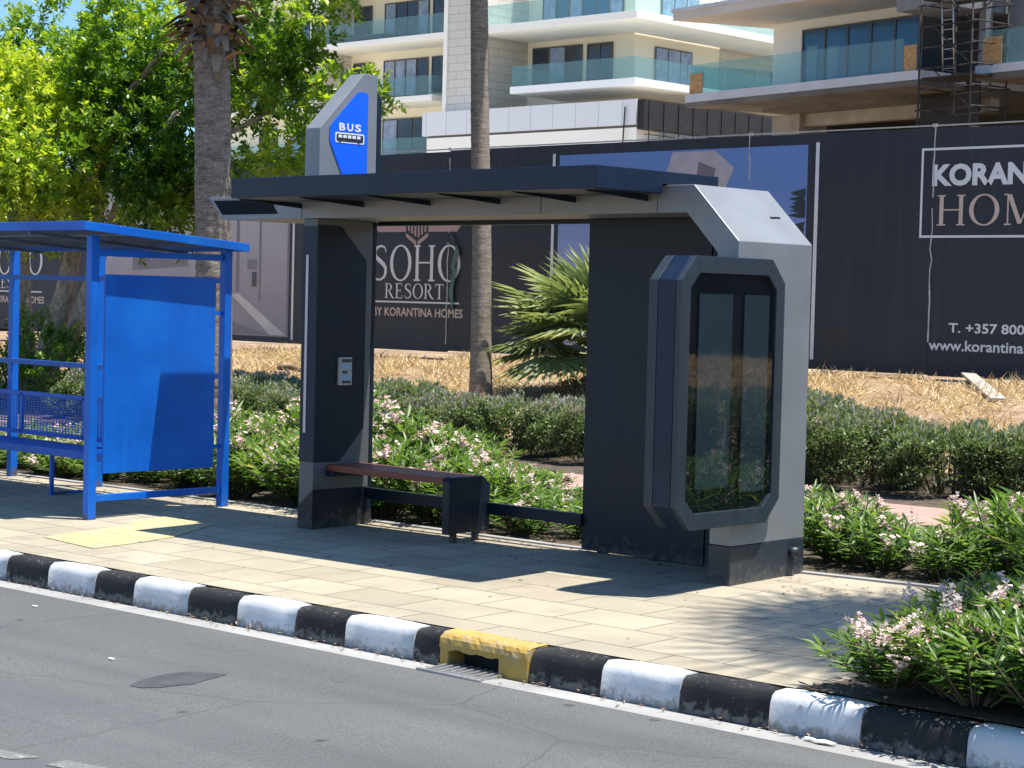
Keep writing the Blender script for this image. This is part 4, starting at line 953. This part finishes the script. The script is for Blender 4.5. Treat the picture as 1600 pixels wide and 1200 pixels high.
def palm_trunk(parent, pts, r0, r1, rings, mat, amp=.012, n=28, seed=1, bulge=1.18):
    r = np.random.default_rng(seed); pts = [np.array(p, float) for p in pts]; m = MB(); K = rings*3
    cs = []
    for k in range(K+1):
        u = k/K; j = min(len(pts)-2, int(u*(len(pts)-1))); f = u*(len(pts)-1)-j; c = pts[j]*(1-f)+pts[j+1]*f
        rad = (r0+(r1-r0)*u)*(1+(bulge-1)*math.exp(-u*14))*(1+amp*(1 if k % 3 == 0 else -.4))
        for t in range(n):
            a = 2*math.pi*t/n; q = rad*(1+r.normal(0, amp*.6)+.012*math.sin(3*a+u*20)); m.v.append((c[0]+q*math.cos(a), c[1]+q*math.sin(a), c[2]+r.normal(0, .006)))
    for k in range(K):
        for t in range(n): m.f.append((k*n+t, k*n+(t+1) % n, (k+1)*n+(t+1) % n, (k+1)*n+t)); m.sm.append(True)
    return m.build('trunk', mat, parent)
# slim palm behind the shelter
p1 = thing('palm_tree', 'slim ringed palm trunk seen through the shelter, crown above the frame', 'palm tree', (-7.95, 10, .38))
palm_trunk(p1, [(-7.97, 10, .30), (-8.02, 10, 2.4), (-8.12, 10, 4.4), (-8.19, 10, 6.0), (-8.3, 10, 9.6)], .140, .118, 60, M_PTRUNK, .014, seed=4, bulge=1.3)
crown(p1, (-8.3, 10, 9.6), 34, .95, 1.0, M_PALM, 41, (-.7, 1.25), .45, 22)
# stout palm with dead leaf bases
p2 = thing('palm_tree', 'stout palm with rough trunk and brown dead leaf stubs beside the leafy tree', 'palm tree', (-8.75, 5.8, 0))
palm_trunk(p2, [(-8.58, 5.8, -.05), (-8.68, 5.8, 2.3), (-8.78, 5.8, 4.65), (-8.80, 5.8, 6.3)], .222, .235, 52, M_PTRUNKF, .02, seed=5, bulge=1.1)
V_, F_, A_ = [], [], []; off = 0; r = np.random.default_rng(9)
M_DEAD.node_tree.nodes['Principled BSDF'].inputs['Specular IOR Level'].default_value = .08
for k in range(230):
    az = k*2.39996+r.normal(0, .5); z = 4.80+1.3*(k/230)+r.normal(0, .09); c = np.array([-8.79+.225*math.cos(az), 5.8+.225*math.sin(az), z])
    el = -.25+1.0*(k/230)+r.normal(0, .6); l = r.uniform(.14, .46); d = np.array([math.cos(az)*math.cos(el), math.sin(az)*math.cos(el), math.sin(el)])
    s = np.array([-math.sin(az), math.cos(az), 0]); u = np.cross(d, s); w = r.uniform(.035, .10); e = c+d*l+np.array([0, 0, -.12*l])+r.normal(0, .03, 3); h = c+d*l*.5+np.array([0, 0, .04])
    V = [c-s*w, c+s*w, h+s*w*.8, h-s*w*.8, e+s*w*.45, e-s*w*.45, c-u*.03, h-u*.03, e-u*.01]
    F = [[0, 1, 2], [0, 2, 3], [3, 2, 4], [3, 4, 5], [0, 6, 7], [0, 7, 3], [1, 7, 6], [1, 2, 7], [3, 7, 8], [3, 8, 5], [2, 8, 7], [2, 4, 8]]
    V_ += [list(x) for x in V]; F_ += [[i+off for i in f] for f in F]; A_ += [np.clip(r.normal(.45, .28), 0, 1)]*9; off += 9
meshnp('dead_leaf_stubs', V_, F_, M_DEAD, p2, A_)
crown(p2, (-8.8, 5.8, 6.9), 30, 1.0, 1.1, M_PALM, 43, (.1, 1.25), .4, 22)
# palm beside the pavement, outside the frame: its fronds shade the pavement on the right
p3 = thing('palm_tree', 'palm beyond the picture edge whose frond shadows fall on the pavement', 'palm tree', (8.5, 1.6, .07))
palm_trunk(p3, [(8.5, 1.6, .0), (8.7, 1.5, 5), (9.15, 1.15, 12)], .19, .16, 40, M_PTRUNK, .014, seed=6, bulge=1.2)
crown(p3, (9.15, 1.15, 12), 14, 1.0, 1.0, M_PALM, 47, (-.35, .9), .45, 22)
# low fan palm before the hoarding
p4 = thing('fan_palm', 'low bushy fan palm with pale green fronds in front of the hoarding', 'fan palm', (-6.78, 11.2, .48))
palm_trunk(p4, [(-6.78, 11.2, .4), (-6.78, 11.2, .95)], .17, .15, 8, M_PTRUNKF, .05, seed=8)
crown(p4, (-6.78, 11.2, 1.0), 38, .88, .98, M_PALM, 51, (-.15, 1.45), .44, 28)
crown(p4, (-6.78, 11.2, .85), 10, .6, .6, M_DEAD, 53, (-.9, -.35), .4, 18)

# ficus trees
def branchy(parent, name, roots, mat):
    m = MB()
    for pts, r0, r1 in roots: 
        k = len(pts); m.tube(pts, [r0+(r1-r0)*i/(k-1) for i in range(k)], 10)
    return m.build(name, mat, parent)
def ficus_crown(parent, blobs, dens, seed, ls=.085, yel=None):
    r = np.random.default_rng(seed); PP, DD, VV = [], [], []
    for (cx, cy, cz, rx, ry, rz, tone) in blobs:
        # each blob is a cluster of leafy tufts; a tuft is a handful of short twigs with alternating leaves
        size = (rx*ry*rz)**(1/3); ns = int(dens*size*size)+6; nt_ = max(4, int(15*size*size)); tr = .33*min(1, size/.7)+.05
        tv = unit(r.normal(size=(nt_, 3))); tc = tv*np.array([rx, ry, rz])*r.uniform(.55, .95, (nt_, 1))+np.array([cx, cy, cz])
        tt_ = r.normal(0, .11, nt_); pick = r.integers(0, nt_, ns)
        v = unit(r.normal(size=(ns, 3))+tv[pick]*.7+np.array([0, 0, .35])); c = tc[pick]+v*(tr*r.uniform(.35, 1, ns)**.5)[:, None]
        loose = r.random(ns) < .12; c[loose] = (unit(r.normal(size=(ns, 3)))*np.array([rx, ry, rz])*r.uniform(.3, 1.08, (ns, 1))+np.array([cx, cy, cz]))[loose]
        for k in range(ns):
            m = 13; ax = unit((v[k]*.9+r.normal(0, .4, 3)+np.array([0, 0, .2]))[None])[0]; u = np.linspace(0, 1, m)
            q = c[k]+ax*(u*.24)[:, None]; th = np.arange(m)*2.4+r.uniform(0, 6)
            e1 = np.cross(ax, [.3, .2, 1]); e1 /= np.linalg.norm(e1); e2 = np.cross(ax, e1)
            d = e1*np.cos(th)[:, None]+e2*np.sin(th)[:, None]+ax*.75+np.array([0, 0, .15]); PP.append(q); DD.append(d)
            VV.append(np.clip(tone+tt_[pick[k]]+.20*u-.1+r.normal(0, .10, m), 0, 1))
    P = np.concatenate(PP); Dd = np.concatenate(DD); n = len(P); ln = r.uniform(.8, 1.25, n)*ls
    return leaves('crown', P, Dd, np.tile([0, 0, 1.], (n, 1))+r.normal(0, .45, (n, 3)), ln, ln*.60, np.concatenate(VV), M_FICUS, parent, fold=.18)
f1 = thing('leafy_tree', 'dense bright green tree with pale forked trunk behind the blue shelter', 'tree', (-15.2, 7.9, .05))
branchy(f1, 'trunk', [([(-15.75, 7.9, -.05), (-15.5, 7.9, .9), (-15.1, 7.9, 1.7), (-14.85, 7.9, 2.5), (-14.4, 7.9, 3.6)], .23, .10), ([(-15.3, 8.0, .6), (-14.7, 8.0, 1.6), (-14.35, 8.1, 2.5), (-13.6, 8.1, 3.6), (-12.4, 8.0, 4.4)], .16, .06),
    ([(-16.1, 8.0, -.05), (-16.4, 8.0, 1.2), (-16.5, 8.0, 2.6), (-16.6, 8, 3.8)], .17, .08), ([(-13.6, 8.1, 3.6), (-12.2, 8.2, 3.9), (-11.0, 8.2, 4.2), (-9.6, 8.2, 4.7)], .06, .025), ([(-14.4, 7.9, 3.6), (-13.4, 7.9, 4.8), (-12.2, 7.9, 5.6), (-10.6, 8.0, 5.7)], .08, .03)], M_FTRUNK)
blobs = [(-16.6, 7.3, 4.4, 1.2, 1.0, .9, .60), (-15.2, 6.8, 4.3, 1.2, 1.0, .85, .70), (-14.1, 6.7, 3.7, 1.05, 1.0, .75, .66), (-15.6, 6.6, 3.3, 1.1, .9, .6, .62), (-16.9, 7.0, 3.2, 1.0, .9, .55, .45), (-14.6, 7.0, 2.95, .85, .8, .45, .52),
         (-16.0, 8.2, 5.45, 1.2, 1.1, .75, .50), (-14.6, 8.3, 5.15, 1.1, 1.1, .65, .46), (-13.3, 8.0, 5.0, 1.0, 1.0, .85, .40), (-12.9, 7.9, 4.0, 1.0, 1.0, .8, .30), (-12.7, 7.9, 3.1, .75, .8, .5, .30), (-11.9, 8.2, 5.4, .9, .8, .7, .45), (-11.5, 8.2, 4.35, .7, .7, .65, .33), (-11.6, 8.3, 3.6, .4, .5, .35, .40),
         (-10.5, 8.0, 5.45, .62, .6, .42, .46), (-10.3, 8.0, 4.75, .55, .5, .4, .40), (-9.6, 8.0, 5.1, .5, .5, .35, .48), (-9.2, 8.1, 5.8, .45, .4, .28, .52), (-9.7, 8.0, 4.2, .42, .4, .22, .5), (-8.55, 8.0, 4.45, .42, .4, .32, .6), (-8.95, 8.0, 4.05, .4, .4, .2, .55), (-10.2, 7.9, 3.35, .5, .45, .2, .6), (-9.75, 8, 3.55, .3, .3, .14, .6),
         (-14.9, 8.7, 4.6, 1.9, .7, 1.3, .26), (-13.0, 8.8, 4.6, 1.2, .6, 1.0, .24), (-16.8, 8.6, 4.5, 1.3, .7, 1.2, .28), (-14.2, 8.6, 3.4, 1.5, .6, .6, .24), (-17.9, 7.6, 4.0, .9, .9, 1.0, .5), (-17.6, 7.8, 4.9, .9, .9, .6, .55), (-12.3, 7.8, 2.65, .45, .5, .25, .55), (-18.6, 7.6, 3.2, .8, .8, .8, .4)]  # leading blobs: dark filler, inner crown shade put into the leaf tone
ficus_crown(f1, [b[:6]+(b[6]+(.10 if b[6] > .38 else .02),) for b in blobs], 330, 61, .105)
f2 = thing('leafy_tree', 'dark green tree at the left picture edge behind the old shelter', 'tree', (-19.6, 8.6, .1))
branchy(f2, 'trunk', [([(-19.6, 8.6, -.05), (-19.5, 8.6, 1.5), (-19.2, 8.6, 3), (-18.9, 8.6, 4.6)], .2, .08), ([(-19.5, 8.6, 1.5), (-20.3, 8.6, 2.8), (-20.8, 8.6, 4)], .12, .05)], M_FTRUNK)
ficus_crown(f2, [(-19.5, 8.6, 4.6, 1.3, 1.1, 1.2, .38), (-20.6, 8.6, 3.9, 1.2, 1.1, 1.0, .36), (-20.2, 8.7, 5.2, 1.2, 1.1, .8, .42), (-18.2, 8.9, 3.4, .9, .9, .7, .3)], 300, 62, .105)
def bush(x, y, z, w, h, tone, label, seed):
    t = thing('leafy_shrub', label, 'shrub', (x, y, z), 'shrubs under the leafy tree')
    branchy(t, 'stems', [([(x, y, z), (x+.1*w, y, z+h*.4), (x+.3*w, y, z+h*.8)], .03, .01), ([(x, y, z), (x-.15*w, y, z+h*.4), (x-.3*w, y, z+h*.75)], .03, .01)], M_STEM)
    ficus_crown(t, [(x, y, z+h*.55, w*.5, w*.4, h*.5, tone), (x+.35*w, y-.1, z+h*.4, w*.35, w*.3, h*.4, tone+.1), (x-.35*w, y-.1, z+h*.42, w*.35, w*.3, h*.42, tone)], 150, seed, .075)
bush(-15.6, 7.3, .0, 1.9, 1.15, .30, 'dark shrub growing around the foot of the pale forked trunk', 71)
bush(-14.0, 7.2, .05, 1.5, 1.25, .42, 'bright leafed shrub right of the pale forked trunk', 72)
bush(-17.4, 7.2, .0, 1.9, 1.0, .30, 'dark shrub at the far left behind the blue bench', 73)
bush(-12.6, 7.3, .05, 1.1, .8, .34, 'small dark shrub behind the blue end panel', 74)

# plank and sticks on the bank
m = MB(); m.beam((-3.45, 15.45, .86), (-1.23, 12.4, .665), .20, .04, (0, 0, 1)); tag(m.build('timber_plank', plain('bleached timber', (.40, .36, .31), .85, 0, .2, 6), None, .004, (-3.3, 14, .75)), 'bleached timber plank lying on the dry grass below the hoarding', 'plank')
for i, (a, b, c, lab) in enumerate((((-14.75, 12.0, .50), (-14.3, 11.9, .53), (-13.82, 11.8, .48), 'dark fallen branch on dry grass left of the black pillar'), ((-14.9, 11.2, .43), (-14.3, 10.9, .43), (-13.69, 10.6, .40), 'thin dark stick on dry grass beside the blue shelter post'), ((-9.6, 14.2, .68), (-9.3, 14.4, .98), (-8.5, 14.3, .72), 'curved dark root on the bank left of the slim palm'))):
    m = MB(); m.tube([a, b, c], [.05, .045, .025], 7); tag(m.build('fallen_branch', M_STEM, None, 0, a), lab, 'branch', 'fallen branches on the bank')

# ================================================================== BUILDINGS
def window(parent, x0, x1, z0, z1, y, n=3, curt=(), pane=M_PANE, fw=.07):
    w = MB(); w.box(x0, x1, y-.04, y+.02, z0, z0+fw); w.box(x0, x1, y-.04, y+.02, z1-fw, z1)
    xs = np.linspace(x0+fw/2, x1-fw/2, n+1)
    for x in xs: w.box(x-fw/2, x+fw/2, y-.045, y+.02, z0+fw, z1-fw)
    w = w.build('window', M_FRAME, parent)
    for k in range(n):
        m = MB(); m.box(xs[k]+fw/2, xs[k+1]-fw/2, y-.005, y+.01, z0+fw, z1-fw); m.build('curtain_pane' if k in curt else 'pane', M_CURT if k in curt else pane, w)
b1 = thing('apartment_block', 'cream white apartment block with stacked balconies and glass railings', 'building', (-60, 66, .8))
YB = 64.5
m = MB(); m.box(-84, -61.7, YB, 80, .5, 27); m.build('wall', M_B1, b1)
m = MB(); m.box(-72.25, -71.75, 61.9, YB-.002, .5, 27); m.build('fin_wall', M_B1W, b1)
m = MB(); m.box(-71.748, -71.70, 62.1, YB-.002, .5, 27); m.build('side_cladding', M_B1T, b1)
m = MB(); m.box(-61.7, -59.55, 61.95, 80.5, .5, 27); m.build('stair_tower', M_B1T, b1)
m = MB(); m.box(-61.72, -61.45, 61.90, 61.948, .5, 27); m.build('tower_trim', M_B1W, b1)
m = MB(); m.box(-59.55, -52.3, 66, 84, .5, 27); m.build('recessed_wall', M_B1, b1)
m = MB(); m.box(-52.297, -52.25, 73.0, 83.9, 12.43, 27); m.build('side_cladding', M_B1T, b1)
def balcony(x0, x1, y0, y1, zt, th=.32, rail=('f',), gx0=None, name='balcony'):
    m = MB(); m.prism([(x0, y0, zt), (x1, y0, zt), (x1, y1, zt), (x0, y1, zt)], (0, 0, -th)); s = m.build(name, M_B1W, b1, .01)
    m = MB(); g = .06
    if 'f' in rail: m.box((gx0 or x0)+g, x1-g, y0+g, y0+g+.02, zt, zt+1.02)
    if 'r' in rail: m.box(x1-g-.02, x1-g, y0+g+.021, y1, zt, zt+1.02)
    if 'l' in rail: m.box(x0+g, x0+g+.02, y0+g+.021, y1, zt, zt+1.02)
    if m.v: m.build('glass_railing', M_GLASS, s)
    return s
for z in (15.5, 18.65): balcony(-71.74, -61.73, 61.98, YB-.003, z)
balcony(-68.6, -62.6, 62.0, YB-.003, 12.33, .32, ('f', 'r'))
balcony(-68.6, -62.9, 62.6, YB-.003, 9.2, .32, ('f',))
for z in (9.2, 12.33, 15.5, 18.65): balcony(-83.5, -72.28, 62.3, YB-.003, z)
for z in (11.05, 14.2, 17.3, 20.5):
    window(b1, -79.6, -78.0, z-2.0, z+.3, YB-.05, 2); window(b1, -76.8, -73.4, z-2.0, z+.3, YB-.05, 3, (0,))
for z in (14.72, 17.85, 11.5):
    if z > 12: window(b1, -71.45, -70.0, z-1.95, z, YB-.05, 2)
    window(b1, -68.95, -65.45, z-2.35+(.3 if z > 12 else 0), z, YB-.05, 4 if z > 12 else 3, (0, 3) if z > 16 else (0, 1, 2) if z > 12 else (0,))
    window(b1, -65.15, -63.6, z-2.25+(.3 if z > 12 else 0), z, YB-.05, 2, (1,))
balcony(-59.5, -48.85, 62, 65.997, 15.56, .36, ('f', 'r'))
balcony(-57.0, -48.85, 62, 65.997, 12.40, .36, ('f', 'r', 'l'))
balcony(-52.2, -48.85, 66.0, 84, 15.555, .36, ('r',)); balcony(-52.2, -48.85, 66.0, 84, 12.395, .36, ('r',))
window(b1, -59.14, -55.7, 12.9, 14.88, 65.95, 3, (1,)); window(b1, -55.36, -53.65, 12.9, 14.86, 65.95, 2)
window(b1, -58.5, -53.0, 15.9, 18.2, 65.95, 6, (0, 2, 5), M_PANEB)
for y0, y1, z0, z1 in ((67.6, 70.6, 12.5, 14.7), (77.5, 79.2, 12.5, 14.4), (68, 71, 15.9, 18)):
    w = MB(); w.box(-52.24, -52.20, y0, y1, z0, z1); w = w.build('window', M_FRAME, b1)
    m = MB(); ys = np.linspace(y0, y1, 4)
    for k in range(3): m.box(-52.199, -52.19, ys[k]+.05, ys[k+1]-.05, z0+.07, z1-.07)
    m.build('pane', M_CURT, w)
# balcony furniture
m = MB(); m.box(-71.2, -69.3, 62.6, 63.5, 15.5, 15.85); m.box(-71.2, -69.3, 63.5, 63.7, 15.5, 16.15); m.build('balcony_sofa', M_FRAME, b1, .05)
m = MB(); m.box(-68.9, -67.2, 62.9, 63.5, 15.5, 15.95); m.build('balcony_sofa', M_FRAME, b1, .05)
# podium with white parapet
pd = thing('podium_building', 'low podium with white panelled parapet and black netted side wall', 'building', (-56, 58, .8))
m = MB(); m.box(-61.4, -47.22, 60.2, 61.9, 9.96, 11.14); m.build('parapet', M_PARA, pd)
m = MB(); m.box(-61.3, -47.23, 61.905, 65.9, 10.4, 10.65); m.build('bounce_terrace', M_PALE, pd)  # unseen pale slab, added to throw light onto balcony undersides
m = MB(); m.box(-61.1, -47.22, 60.32, 61.9, 9.84, 9.96); m.build('shadow_groove', M_FRAME, pd)
m = MB(); m.box(-61.1, -47.22, 60.26, 61.9, .5, 9.84); m.build('wall', M_B1W, pd)
m = MB(); m.box(-47.217, -46.8, 60.3, 88, 9.75, 11.12); m.box(-47.217, -46.7, 60.9, 88, .5, 9.1); m.build('netting_wall', M_BLACKN, pd)
for y in np.arange(60.6, 88, 1.1):
    m = MB(); m.box(-46.79, -46.75, y, y+.04, 9.1, 11.05); m.build('netting_post', M_STEEL, pd)
m = MB(); m.beam((-47.9, 60.1, 8.9), (-47.8, 60.1, 10.8), .05); m.build('scaffold_pole', M_STEEL, pd); m = MB(); m.beam((-46.7, 60.2, 9.5), (-46.7, 66, 9.5), .04); m.build('scaffold_rail', M_STEEL, pd)

# unfinished building on the right, turned a little to the street
OX, OY = -25.09, 41.74; ca, sa = math.cos(R(-11.03)), math.sin(R(-11.03))
b2 = thing('unfinished_building', 'unfinished concrete building with wide slabs and blue glazed upper floor', 'building', (OX, OY, .8))
class LB(MB):
    """same builder in the building's own axes: s along the front, t into the building"""
    def build(s, *a, **k):
        s.v = [(OX+p[0]*ca-p[1]*sa, OY+p[0]*sa+p[1]*ca, p[2]) for p in s.v]; return MB.build(s, *a, **k)
M_EDGE = plain('pale slab edge', (.52, .54, .57), .7, 0, .1, 1)
M_SOFF = plain('pale painted soffit', (.55, .51, .46), .85, 0, .08, .4)
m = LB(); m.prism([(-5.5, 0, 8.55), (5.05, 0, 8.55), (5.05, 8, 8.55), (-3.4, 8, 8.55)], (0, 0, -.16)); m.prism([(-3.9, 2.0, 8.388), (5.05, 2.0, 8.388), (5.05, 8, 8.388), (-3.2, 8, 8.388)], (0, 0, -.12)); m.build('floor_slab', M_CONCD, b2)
m = LB(); m.prism([(-5.52, -.02, 8.83), (5.07, -.02, 8.83), (5.07, 8, 8.83), (-3.4, 8, 8.83)], (0, 0, -.275)); m.build('slab_edge', M_EDGE, b2)
m = LB(); m.prism([(-6.4, 0, 11.80), (6, 0, 11.80), (6, 8, 11.80), (-4.2, 8, 11.80)], (0, 0, -.13)); m.build('slab_edge', M_EDGE, b2)
m = LB(); m.prism([(-6.35, .05, 11.668), (3.98, .05, 11.668), (3.98, 8, 11.668), (-4.15, 8, 11.668)], (0, 0, -.26)); m.build('floor_slab', M_SOFF, b2)
m = LB(); m.box(3.985, 6, .05, 8, 10.64, 11.668); m.build('edge_beam', plain('shaded grey render', (.2, .2, .21), .8), b2)  # darker grey: the shade of this face is put into its colour
m = LB(); m.box(-4.55, 2.25, 3.05, 8, 8.832, 11.405); m.build('wall', M_B1W, b2)
w = LB(); xs = np.linspace(-3.05, 2.2, 6)
for x in xs: w.box(x-.04, x+.04, 2.98, 3.048, 8.84, 11.0)
w.box(-3.09, 2.24, 2.98, 3.048, 11.002, 11.07); w = w.build('window', M_FRAME, b2)
for k in range(5):
    m = LB(); m.box(xs[k]+.04, xs[k+1]-.04, 3.01, 3.045, 8.84, 11.0); m.build('pane', M_PANEB, w)
m = LB(); m.box(-2.85, -2.35, 3.0, 3.008, 8.86, 10.5); m.box(-1.85, -1.35, 3.0, 3.008, 8.86, 10.4); m.build('pale_curtain', plain('pale curtain behind glass', (.16, .30, .42), .3), w)  # two pale blue strips just in front of the panes
gl = LB(); gs = np.linspace(-5.42, 4.3, 8)
for k in range(7): gl.box(gs[k]+.012, gs[k+1]-.012, .08, .10, 8.832, 9.82)
gl.build('glass_railing', M_GLASS, b2)
gl = LB()
for k in range(6):
    t0, t1 = .15+k*1.2, .15+(k+1)*1.2; f = lambda t: -5.42+2.1*t/8
    gl.prism([(f(t0)+.02, t0, 8.832), (f(t1), t1-.03, 8.832), (f(t1), t1-.03, 9.82), (f(t0)+.02, t0, 9.82)], (.02, 0, 0))
gl.build('glass_railing', M_GLASS, b2)
for c0, c1 in ((-4.44, -3.1), (8.6, 10.0)):
    m = LB(); m.box(c0, c1, 3.0, 4.3, .5, 8.26); m.build('column', M_CONC, b2)
m = LB(); m.box(-3.09, 5.0, 3.2, 3.6, 7.85, 8.262); m.build('lintel_beam', M_CONC, b2)
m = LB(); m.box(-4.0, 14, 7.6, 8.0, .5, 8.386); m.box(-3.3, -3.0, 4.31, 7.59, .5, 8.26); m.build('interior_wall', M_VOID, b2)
m = LB(); m.box(2.3, 9, 8.05, 8.4, 8.4, 14); m.box(2.26, 2.5, 3.1, 8.04, 8.84, 14); m.box(8.3, 8.55, 2.4, 8.04, 8.84, 14); m.build('shaft_wall', M_BLACKN, b2)
m = LB(); m.box(3.25, 5.6, 2.0, 2.06, 6.0, 14); m.build('shaft_netting', M_BLACKN, b2)
m = LB(); m.box(5.85, 6.1, 1.6, 1.9, 8.9, 14); m.box(6.3, 6.9, 2.4, 2.8, 8.9, 14); m.build('shaft_post', plain('grey steel post', (.16, .16, .17), .5), b2)
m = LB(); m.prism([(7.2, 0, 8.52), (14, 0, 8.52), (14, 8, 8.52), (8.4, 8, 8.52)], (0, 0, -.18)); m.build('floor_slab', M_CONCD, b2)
m = LB(); m.prism([(7.18, -.02, 8.76), (14, -.02, 8.76), (14, 8, 8.76), (8.4, 8, 8.76)], (0, 0, -.238)); m.build('slab_edge', M_EDGE, b2)
m = LB(); m.box(8.56, 14, 3.0, 8, 8.762, 14); m.build('clad_wall', M_B2T, b2)
m = LB(); m.box(7.3, 14, .08, .10, 8.762, 9.75); m.build('glass_railing', M_GLASS, b2)
for s0, s1, t, z0, z1, lab in ((-5.37, -4.72, .03, 8.84, 9.52, 'greyish chipboard sheet leaning at the left corner of the concrete balcony'), (4.36, 4.86, .03, 8.84, 9.60, 'narrow golden chipboard sheet left of the scaffold'), (7.39, 8.08, .03, 8.77, 9.55, 'square golden chipboard sheet right of the scaffold')):
    m = LB(); m.prism([(s0, t, z0), (s1, t, z0), (s1, t, z1), (s0, t, z1)], (0, .02, 0)); tag(m.build('chipboard_sheet', M_OSB, None, 0, (OX+s0, OY, z0)), lab, 'chipboard', 'chipboard sheets on the unfinished balconies')
sc = thing('scaffold_tower', 'dark rusty tube scaffold tower with ladder at the unfinished building', 'scaffold', (OX+5.8, OY-2, .8))
lv = [6.2, 6.9, 7.5, 8.1, 8.7, 9.3, 9.9, 10.5, 11.1, 11.8, 12.5]
for s in (5.85, 7.8):
    for t in (-.9, .6):
        m = LB(); m.tube([(s, t, .8), (s, t, 13)], .03, 6); m.build('standard', M_STEEL, sc)
m = LB()
for z in lv:
    for t in (-.9, .6): m.tube([(5.75, t, z), (7.95, t, z)], .025, 6)
    for s in (5.85, 7.8): m.tube([(s, -.9, z+.05), (s, .6, z+.05)], .025, 6)
m.build('ledger', M_STEEL, sc)
for k in range(0, len(lv)-2, 2):
    m = LB(); m.tube([(7.8, -.93, lv[k]), (6.35, -.93, lv[k+2])], .022, 6); m.build('brace', M_STEEL, sc)
    m = LB(); m.tube([(5.85, .63, lv[k]), (7.8, .63, lv[k+2])], .022, 6); m.build('brace', M_STEEL, sc)
m = LB()
for z0, z1, s0, s1 in ((8.6, 11.9, 6.4, 6.2), (11.6, 13, 6.6, 6.45)):
    for d in (0, .42): m.tube([(s0+d, -.5, z0), (s1+d, -.5, z1)], .022, 6)
    for k in range(int((z1-z0)/.28)): u = k/((z1-z0)/.28); s = s0+(s1-s0)*u; m.tube([(s, -.5, z0+.1+k*.28), (s+.42, -.5, z0+.1+k*.28)], .016, 5)
m.build('ladder', M_SILVER, sc)
m = LB(); m.box(5.85, 7.8, -.8, .5, 8.42, 8.46); m.box(5.85, 7.8, -.8, .5, 10.68, 10.72); m.box(7.85, 9.4, -.3, .9, 6.9, 6.95)
m.tube([(7.85, .6, 7.6), (9.3, .6, 7.5)], .025, 6); m.tube([(7.85, .6, 7.0), (9.3, .6, 7.0)], .025, 6); m.tube([(9.2, .6, .8), (9.2, .6, 8.2)], .03, 6); m.tube([(8.6, .6, .8), (8.6, .6, 7.9)], .03, 6)
m.build('deck', M_STEEL, sc)

# ================================================================== LIGHT, SKY, CAMERA
SUN = Vector((.255, .125, 1)).normalized()
el = math.asin(SUN.z); az = math.atan2(SUN.x, SUN.y)           # clockwise from +Y
w = bpy.data.worlds.new('World'); S.world = w; w.use_nodes = True
nt = w.node_tree; bg = nt.nodes['Background']
sky = nt.nodes.new('ShaderNodeTexSky'); sky.sky_type = 'NISHITA'; sky.sun_disc = False
sky.sun_elevation = el; sky.sun_rotation = az; sky.air_density = 1; sky.dust_density = .6; sky.ozone_density = 1.2
tint = nt.nodes.new('ShaderNodeMix'); tint.data_type = 'RGBA'; tint.blend_type = 'MULTIPLY'; tint.inputs[0].default_value = 1
nt.links.new(sky.outputs[0], tint.inputs[6]); tint.inputs[7].default_value = (.60, .82, 1.03, 1)
nt.links.new(tint.outputs[2], bg.inputs[0]); bg.inputs[1].default_value = .105
ld = bpy.data.lights.new('sun', 'SUN'); ld.energy = 4.7; ld.angle = R(.53); ld.color = (1, .955, .88)
lo = bpy.data.objects.new('sun', ld); COL.objects.link(lo); lo.rotation_euler = SUN.to_track_quat('Z', 'Y').to_euler()
cd = bpy.data.cameras.new('camera'); cd.sensor_width = 36; cd.lens = 3065.25/1600*36; cd.clip_end = 3000; cd.clip_start = .1
co = bpy.data.objects.new('camera', cd); COL.objects.link(co); S.camera = co
yaw, pit, rol = 0.75542, -0.04339, 0.02458
fw = Vector((-math.sin(yaw)*math.cos(pit), math.cos(yaw)*math.cos(pit), math.sin(pit))); rt_ = Vector((math.cos(yaw), math.sin(yaw), 0)); up = rt_.cross(fw)
r2 = math.cos(rol)*rt_+math.sin(rol)*up; u2 = -math.sin(rol)*rt_+math.cos(rol)*up
M = Matrix((r2, u2, -fw)).transposed().to_4x4(); M.translation = Vector((11.2115, -9.7364, 1.7807)); co.matrix_world = M
S.view_settings.view_transform = 'Standard'; S.view_settings.look = 'None'; S.view_settings.exposure = .84; S.view_settings.gamma = 1
S.cycles.max_bounces = 8; S.cycles.transparent_max_bounces = 12; S.cycles.caustics_reflective = False; S.cycles.caustics_refractive = False
S.cycles.use_denoising = True
